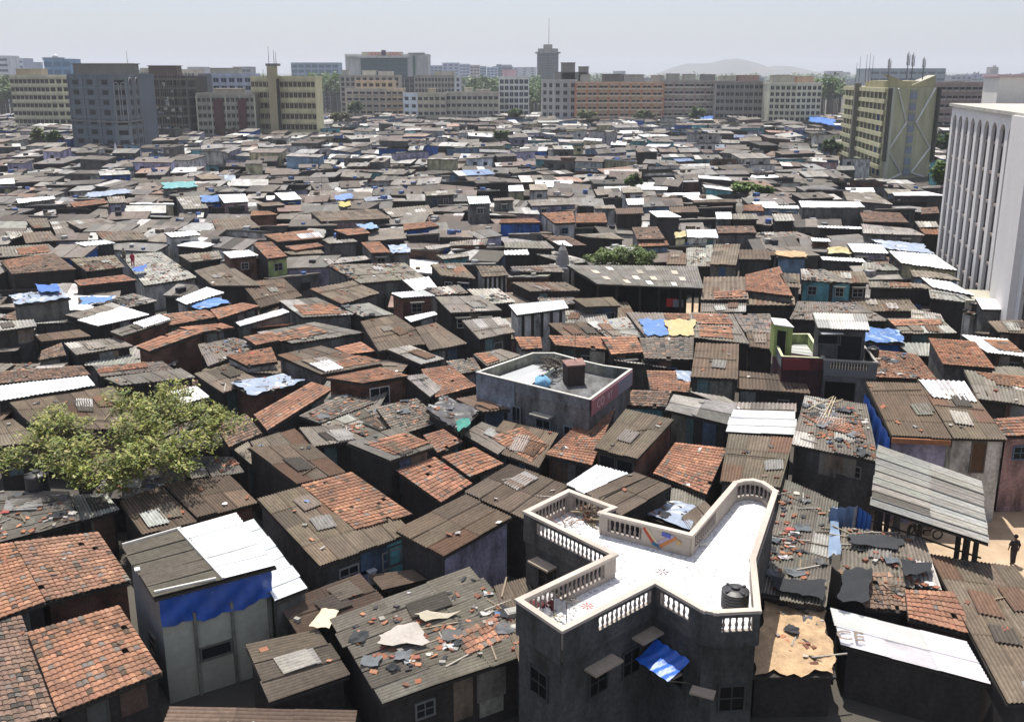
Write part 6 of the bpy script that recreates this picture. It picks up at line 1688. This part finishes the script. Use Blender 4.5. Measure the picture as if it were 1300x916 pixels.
# ---------------------------------------------------------------- trees
def leaf_cluster(m, c, r, n, size, cols, flat=.8):
    for _ in range(n):
        while True:
            v = V3((R.uniform(-1,1), R.uniform(-1,1), R.uniform(-1,1)))
            if v.length < 1: break
        v *= (.55+.45*R.random())
        p = V3((c[0]+v.x*r, c[1]+v.y*r, c[2]+v.z*r*flat)); s = size*R.uniform(.6,1.3)
        a = V3((R.uniform(-1,1), R.uniform(-1,1), R.uniform(-.5,.5))).normalized(); b = a.cross(V3((R.uniform(-.6,.6), R.uniform(-.6,.6), 1))).normalized()
        col = jit(R.choice(cols), .3)
        t = a*s; u = b*(s*.42)
        m.face([p-t*.9, p-t*.1-u, p+t, p-t*.1+u], col)
def tree(name, label, base, crown, trunk_h, cols, ncl=60, nleaf=40, size=.16, cr=.6, tr=.18, grp=None, twigs=True, cat='tree', lean=(0,0)):
    """crown: list of (x,y,z, rx,ry,rz) lobes"""
    root = empty(name, base, label, cat, grp)
    tk = MB(); cm = MB(); top = V3((base[0]+lean[0], base[1]+lean[1], base[2]+trunk_h))
    mid = V3(base).lerp(top, .5)+V3((R.uniform(-.2,.2), R.uniform(-.2,.2), 0))
    bc = (.13,.1,.07)
    tk.tube(base, mid, tr, tr*.85, bc, 8); tk.tube(mid, top, tr*.85, tr*.7, bc, 8)
    W = [l[3]*l[4]*l[5] for l in crown]; S = sum(W)
    for l, w in zip(crown, W):
        lc = V3(l[:3]); j1 = top.lerp(lc, .5)+V3((R.uniform(-.3,.3), R.uniform(-.3,.3), R.uniform(-.1,.4)))
        tk.tube(top, j1, tr*.55, tr*.35, bc, 6); tk.tube(j1, lc, tr*.35, tr*.18, bc, 5)
        k = max(3, int(ncl*w/S))
        for _ in range(k):
            while True:
                v = V3((R.uniform(-1,1), R.uniform(-1,1), R.uniform(-1,1)))
                if .35 < v.length < 1: break
            p = V3((lc.x+v.x*l[3], lc.y+v.y*l[4], lc.z+v.z*l[5]))
            if twigs: tk.tube(j1.lerp(lc, R.uniform(.4,1)), p, tr*.12, tr*.04, (.17,.13,.09), 4, cap=False)
            tone = R.uniform(.65,1.35); cc = [tuple(x*tone for x in c) for c in cols]
            leaf_cluster(cm, p, cr*R.uniform(.6,1.3), int(nleaf*R.uniform(.5,1.4)), size, cc)
    tk.build('trunk', M['bark'], root); cm.build('crown', M['leaf'], root)
    return root
YG = [(.25,.28,.05),(.31,.32,.07),(.17,.22,.04),(.38,.34,.12),(.11,.15,.03)]
GR = [(.06,.11,.025),(.08,.14,.03),(.11,.17,.04),(.05,.08,.02)]
LGR = [(.12,.2,.03),(.16,.25,.04),(.09,.15,.03)]
def lobe(px, py, z, rx, ry, rz): p = at(px, py, z); return (p.x, p.y, z, rx, ry, rz)
bt = at(165, 640, 0)
tree('leafy_tree', 'big sparse yellow-green leafy tree spreading over the roofs above the black tank', (bt.x, bt.y, 0),
     [lobe(205,520,6.6,2.1,1.6,.9), lobe(255,525,6.0,1.8,1.5,.7), lobe(150,510,6.4,1.5,1.2,.7), lobe(80,545,5.8,1.9,1.4,.9), lobe(40,570,5.3,1.8,1.3,.8), lobe(95,580,5.6,1.9,1.4,1.0), lobe(120,600,5.2,1.7,1.3,.8), lobe(160,590,5.4,1.6,1.3,.8),
      lobe(190,575,5.8,1.7,1.3,.8), lobe(235,570,5.5,1.5,1.2,.9), lobe(270,545,5.4,1.6,1.2,.8), lobe(12,590,4.7,.9,1.0,.5), lobe(145,612,4.7,1.2,.9,.6), lobe(240,590,5.0,1.0,.9,.6), lobe(62,530,6.0,1.0,1,.6), lobe(220,500,6.8,1.5,1.2,.7), lobe(180,545,6.2,1.9,1.5,.9), lobe(285,530,5.6,1.3,1.1,.7)],
     3.4, YG, ncl=620, nleaf=27, size=.14, cr=.66, tr=.26)
p = at(790, 325, 4.6)
tree('bushy_tree', 'low wide bright green tree crown behind the long open shed', (p.x, p.y, 0), [lobe(770,327,4.6,2.6,2,1.0), lobe(800,326,4.7,3,2.2,1.1), lobe(818,328,4.4,1.8,1.8,.9), lobe(785,323,5,2.5,2,.8)], 3.5, [(.14,.2,.05),(.2,.25,.08),(.1,.15,.04)], ncl=130, nleaf=45, size=.24, cr=.7)
LM['low tree behind the open shed'] = (p.x, p.y)
def simple_tree(px, py, z, w, h, label, cols=GR, size=.5, ncl=36, nleaf=40, name='tree', grp=None):
    c = at(px, py, z); k = c.y/F
    rx, rz = w*k/2, h*k/2
    L_ = [(c.x+R.uniform(-.3,.3)*rx, c.y, z+R.uniform(-.2,.3)*rz, rx*.75, rx*.7, rz*.8) for _ in range(2)]+[(c.x-rx*.45, c.y-.5, z-rz*.2, rx*.55, rx*.5, rz*.6), (c.x+rx*.45, c.y, z-rz*.1, rx*.55, rx*.5, rz*.6)]
    return tree(name, label, (c.x, c.y, 0), L_, max(1.5, z-rz), cols, ncl=ncl, nleaf=nleaf, size=size, cr=rx*.28, tr=max(.15, rx*.07), twigs=False, grp=grp)
simple_tree(803, 229, 5.5, 26, 16, 'small dark round tree among roofs in front of the bright white flat roof', GR, .45)
simple_tree(940, 239, 4.8, 34, 15, 'pale green tree beside the far white roof, right of the dark round tree', LGR, .5)
simple_tree(968, 240, 4.6, 26, 12, 'low pale green bush among the far roofs', LGR, .5)
simple_tree(1056, 186, 6, 28, 22, 'dark green tree at the foot of the yellow tower', GR, .6)
simple_tree(1198, 217, 7, 30, 34, 'bright green tree between the yellow tower and white office', LGR, .55, ncl=60)
simple_tree(1186, 175, 9, 34, 26, 'dull green tree behind the yellow tower base', GR, .6, ncl=50)
simple_tree(1204, 180, 9, 26, 22, 'dull green tree against the brown block, left of the white office', GR, .6, ncl=40)
simple_tree(884, 143, 9, 22, 17, 'round green tree before the maroon-bayed grey block', GR, .9)
simple_tree(49, 172, 7, 22, 14, 'green tree at the left below the cream apartment block', [(.1,.13,.03),(.13,.15,.04)], .8)
simple_tree(68, 174, 7, 22, 14, 'darker green tree next to the roofs beneath the blue-grey tower', GR, .8)
simple_tree(451, 135, 10, 20, 13, 'dark green tree at the foot of the tan balcony block', GR, 1.0)
simple_tree(432, 148, 8, 24, 12, 'ochre tinged bushy tree below the tan balcony block', [(.16,.14,.05),(.1,.12,.04)], .9)
simple_tree(745, 145, 9, 24, 9, 'low yellow-green tree at the foot of the orange block', [(.15,.18,.06)], .9)
simple_tree(818, 145, 9, 26, 9, 'low olive tree before the right half of the orange block', [(.13,.15,.06)], .9)
simple_tree(655, 144, 9, 18, 12, 'green tree below the white gridded block', GR, .9)
simple_tree(636, 170, 8, 20, 12, 'dark green tree among far roofs under the white gridded block', GR, .8)
# tree belts between far blocks
def belt(x0, x1, y, D, n, s, label):
    m = MB(); 
    for i in range(n):
        px = R.uniform(x0, x1); Dd = D*R.uniform(.93,1.07); X = gx(px, Dd); z = gz(y, D)*R.uniform(.55,1.0); z = max(z, 4)
        rr = s*R.uniform(.6,1.2); tone = R.uniform(.6,1.3)
        m.tube((X, Dd, 0), (X, Dd, z), .4, .3, (.1,.08,.06), 4)
        leaf_cluster(m, (X, Dd, z), rr, 46, rr*.27, [tuple(c*tone for c in k) for k in GR], .75)
    o = m.build('woodland', M['leaf']); tag(o, label, 'trees', kind='stuff')
belt(395, 436, 97, 760, 60, 7, 'belt of far green trees left of the lettered office')
belt(-10, 18, 100, 620, 36, 6, 'clump of far trees at the left edge beside the cream block')
belt(585, 690, 101, 800, 90, 7, 'belt of trees beyond the low cream apartment row')
belt(1035, 1068, 102, 640, 50, 6, 'dark trees between the cream block and the yellow tower')
belt(660, 690, 108, 640, 40, 5, 'trees at the foot of the round-cornered tower')
belt(1230, 1300, 108, 560, 50, 6, 'trees behind the white office')
belt(-200, 1500, 99.0, 1900, 420, 16, 'hazy tree line spread across the far city')
belt(-300, 1600, 98.2, 3000, 420, 24, 'faint hazy tree line near the horizon')

# far-off hazy city blocks as one mass
m = MB(); RB = random.Random(21)
for i in range(420):
    D = RB.uniform(1300, 3600); px = RB.uniform(-120, 1420); X = gx(px, D); w = RB.uniform(14,45); h = RB.uniform(10,28)*(1.6 if RB.random() < .1 else 1)
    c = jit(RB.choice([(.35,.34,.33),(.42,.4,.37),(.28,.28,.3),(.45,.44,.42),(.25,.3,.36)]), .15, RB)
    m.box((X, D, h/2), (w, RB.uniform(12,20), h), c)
    for j in range(int(h/4)): m.box((X, D-RB.uniform(10.2,10.3), 2.4+j*4), (w*.92, .4, 1.4), tuple(x*.45 for x in c))
    if RB.random() < .6: m.box((X+RB.uniform(-.3,.3)*w, D, h+1.5), (w*.25, 6, 3), jit(c, .2, RB))
o = m.build('far_city_blocks', M['conc']); tag(o, 'hazy mass of far city buildings along the horizon', 'city', kind='stuff')

# ---------------------------------------------------------------- ground, street, hills
m = MB(); m.face([(-9000,-600,0),(9000,-600,0),(9000,12000,0),(-9000,12000,0)], (.07,.06,.05)); o = m.build('ground', M['ground']); tag(o, kind='structure')
m = MB(); m.face([tuple(at(x, y, .004)) for x, y in [(1080,800),(1500,800),(1450,640),(1085,632)]], (.4,.3,.2)); o = m.build('street', M['sand']); tag(o, kind='structure')
m = MB(); m.face([tuple(at(x, y, .004)) for x, y in [(735,398),(905,402),(895,385),(745,382)]], (.4,.3,.2)); o = m.build('yard_ground', M['sand']); tag(o, kind='structure')
def hillf(X, Y):
    h = 0
    for (px, D, zpx, wpx) in ((925,6800,73,52),(880,6900,80,50),(985,7000,84,50),(1045,7400,90,70),(760,7600,91,70),(1180,8000,92,120),(300,8200,92,200)):
        cx = gx(px, D); w = wpx/F*D; top = H+(97.5-zpx)/F*D
        h = max(h, top*math.exp(-((X-cx)/w)**2*1.1-((Y-D)/900)**2))
    return h*(1+.06*math.sin(X*.006+Y*.004)+.03*math.sin(X*.017))
rows = [[(X, Y, hillf(X, Y)-8) for X in range(-5200, 5201, 80)] for Y in range(9600, 5599, -200)]
m = MB(); m.grid(rows, (.08,.08,.05)); o = m.build('hills', M['hill'], smooth=True); tag(o, kind='structure')

# ---------------------------------------------------------------- haze
m = MB(); m.box((0, 5350, 99.5), (17600, 11700, 201), (1,1,1)); o = m.build('haze', M['ground'])
hm = bpy.data.materials.new('haze'); hm.use_nodes = True; n = hm.node_tree.nodes; l = hm.node_tree.links; n.remove(n['Principled BSDF'])
pv = n.new('ShaderNodeVolumePrincipled'); pv.inputs['Color'].default_value = (.86,.9,.97,1); pv.inputs['Density'].default_value = HAZE; pv.inputs['Anisotropy'].default_value = .2
l.new(pv.outputs[0], n['Material Output'].inputs['Volume']); o.data.materials.clear(); o.data.materials.append(hm); tag(o, kind='stuff', label='thin pale haze over the city')
hm.cycles.homogeneous_volume = True

# ---------------------------------------------------------------- light and camera
w = bpy.data.worlds.new('World'); scene.world = w; w.use_nodes = True; n = w.node_tree.nodes; l = w.node_tree.links
sky = n.new('ShaderNodeTexSky'); sky.sky_type = 'NISHITA'; sky.sun_disc = False; sky.sun_elevation = rad(SUN_EL); sky.sun_rotation = rad(SUN_AZ)
sky.air_density = 1.0; sky.dust_density = 2.2; sky.ozone_density = 3.0; sky.altitude = 10
n['Background'].inputs['Strength'].default_value = SKY; mxs = n.new('ShaderNodeMixRGB'); mxs.inputs['Fac'].default_value = .55; mxs.inputs['Color2'].default_value = (3.5,3.6,4.15,1); l.new(sky.outputs[0], mxs.inputs['Color1']); l.new(mxs.outputs[0], n['Background'].inputs['Color'])
sd = bpy.data.lights.new('sun', 'SUN'); sd.energy = SUN; sd.angle = rad(.5); sd.color = (1,.955,.88)
so = bpy.data.objects.new('sun', sd); C.objects.link(so)
az = rad(SUN_AZ); el = rad(SUN_EL); dv = V3((math.sin(az)*math.cos(el), math.cos(az)*math.cos(el), math.sin(el)))   # towards the sun (0 = straight ahead)
so.rotation_euler = dv.to_track_quat('Z', 'Y').to_euler(); so.location = (0, 0, 150)
cd = bpy.data.cameras.new('camera'); cam = bpy.data.objects.new('camera', cd); C.objects.link(cam); scene.camera = cam
cam.location = (0, 0, H); cam.rotation_euler = (math.pi/2-TH, 0, 0); cd.sensor_width = 36; cd.lens = 36*F/1300; cd.shift_y = -45/1300; cd.clip_start = .5; cd.clip_end = 30000
vs = scene.view_settings; vs.view_transform = 'Standard'; vs.look = 'None'; vs.gamma = 1; vs.exposure = EXPO; vs.use_curve_mapping = False
cy_ = scene.cycles; cy_.max_bounces = 5; cy_.diffuse_bounces = 3; cy_.glossy_bounces = 2; cy_.transmission_bounces = 2; cy_.volume_bounces = 0; cy_.use_denoising = True; cy_.caustics_reflective = False; cy_.caustics_refractive = False

# ---------------------------------------------------------------- labels that single each shack out: counted from a landmark towards another
LM['big leafy tree'] = (bt.x, bt.y); LM['tan street-end shed'] = (0, 0); del LM['tan street-end shed']
ORD = ['first ', 'second ', 'third ', 'fourth ', 'fifth ', 'sixth ', 'seventh ', 'eighth ', 'ninth ', 'tenth ', 'eleventh ', 'twelfth ', 'thirteenth ', 'fourteenth ', 'fifteenth ', 'sixteenth ']
for nm, (cn_, pt_, z_) in {'teal tarpaulin roof': ('C1','890,60',5.2), 'green-walled tiled shack': ('C2','90,380',5.4), 'tall grey white-roofed shack': ('C2','1130,135',7), 'bright blue-fronted tiled shack': ('C3','90,235',5.2),
    'wide bright white roof': ('C3','630,60',3.4), 'red-clad person': ('P','169,338',3.6), 'yellow tarpaulin': ('C2','465,160',5), 'turquoise littered house': ('C4','340,495',5.2), 'blue-grey littered roof': ('B1','200,65',5)}.items():
    p_ = at(*cp(cn_, pt_)[0], z_); LM[nm] = (p_.x, p_.y)
NEARLM = {k: v for k, v in LM.items()}
SHORT = {'cream apartment block behind the blue-grey tower': 'cream apartment block', 'grey-brown block with maroon shafts': 'maroon-shafted block', 'cross-shaped terrace building': 'white terrace', 'flat-roofed building with pink fascia': 'pink-fascia building', 'building with lime green parapet': 'lime green parapet', 'pale grey street canopy': 'street canopy', 'tall lilac-walled shack': 'tall lilac shack', 'long open-sided shed': 'long open shed', 'blue tarpaulin banded shack': 'blue-banded shack', 'low tree behind the open shed': 'low bushy tree', 'unfinished blue-grey concrete tower': 'blue-grey tower', 'yellow zigzag tower': 'yellow zigzag tower', 'scaffolded unfinished block': 'scaffolded block'}
skip_lm = {'grey balcony building', 'cream apartment block behind the blue-grey tower', 'grey-brown block with maroon shafts', 'office building with red letters', 'tan block with stacked balconies', 'white gridded block', 'tall round-cornered tower', 'grey block with rooftop structures', 'grey block with maroon bays', 'dark purple-grey block', 'cream block under the hill', 'brown block beside the white office'}
def place(h):
    x, y = h['c'].x, h['c'].y
    best = sorted(((math.hypot(x-a, y-b), k, a, b) for k, (a, b) in NEARLM.items() if k not in skip_lm or math.hypot(x-a, y-b) < 60))[0]
    d0, k0, a, b = best
    v = V3((x-a, y-b)); 
    if v.length < .1: v = V3((.1, 0))
    c2 = []
    for k, (p_, q_) in NEARLM.items():
        if k == k0: continue
        u = V3((p_-a, q_-b)); cosv = u.normalized().dot(v.normalized())
        if k in skip_lm and u.length > 250 and False: continue
        c2.append((-cosv, u.length, k))
    c2.sort(); top = [t for t in c2 if -t[0] > .8] or c2[:1]
    top.sort(key=lambda t: t[1]); k1 = top[0][2]
    return k0, k1, d0
keys = {}
for h in HOUSES:
    k0, k1, d0 = place(h)
    wn = WN[h['wall']]
    if h['D'] < 115 and h['wall'] in 'dmg': wn = ''
    ds = (wn+' shack' if wn else 'shack')
    rn = RN[h['roof']]+' roof'
    if h['patch']: rn = 'partly tiled '+RN[h['roof']].split()[0]+' roof'
    if h['W'] > 7.5 and h['D'] < 120: ds = 'wide '+ds
    elif h['W'] < 3.2 and h['D'] < 120: ds = 'small '+ds
    key = (ds, rn, SHORT.get(k0, k0), SHORT.get(k1, k1)); keys.setdefault(key, []).append((d0, h))
for (ds, rn, a, b), L_ in keys.items():
    L_.sort(key=lambda t: t[0])
    for i, (d0, h) in enumerate(L_):
        s_ = f"{ORD[min(i, 15)]}{ds} with {rn} from {a} towards {b}"
        ww_ = s_.split()
        if len(ww_) > 16: s_ = s_.replace(' with ', ', ').replace('building with ', '').replace('apartment ', '').replace(' block', ''); 
        for w_ in ('corrugated ', 'weathered ', 'littered ', 'small ', 'wide '):
            if len(s_.split()) > 16: s_ = s_.replace(w_, '', 1)
        tag(h['o'], s_, 'house', GROUP)
lens = [len(h['o']['label'].split()) for h in HOUSES]; print('labels', len(lens), 'max words', max(lens), 'unique', len(set(h['o']['label'] for h in HOUSES)))
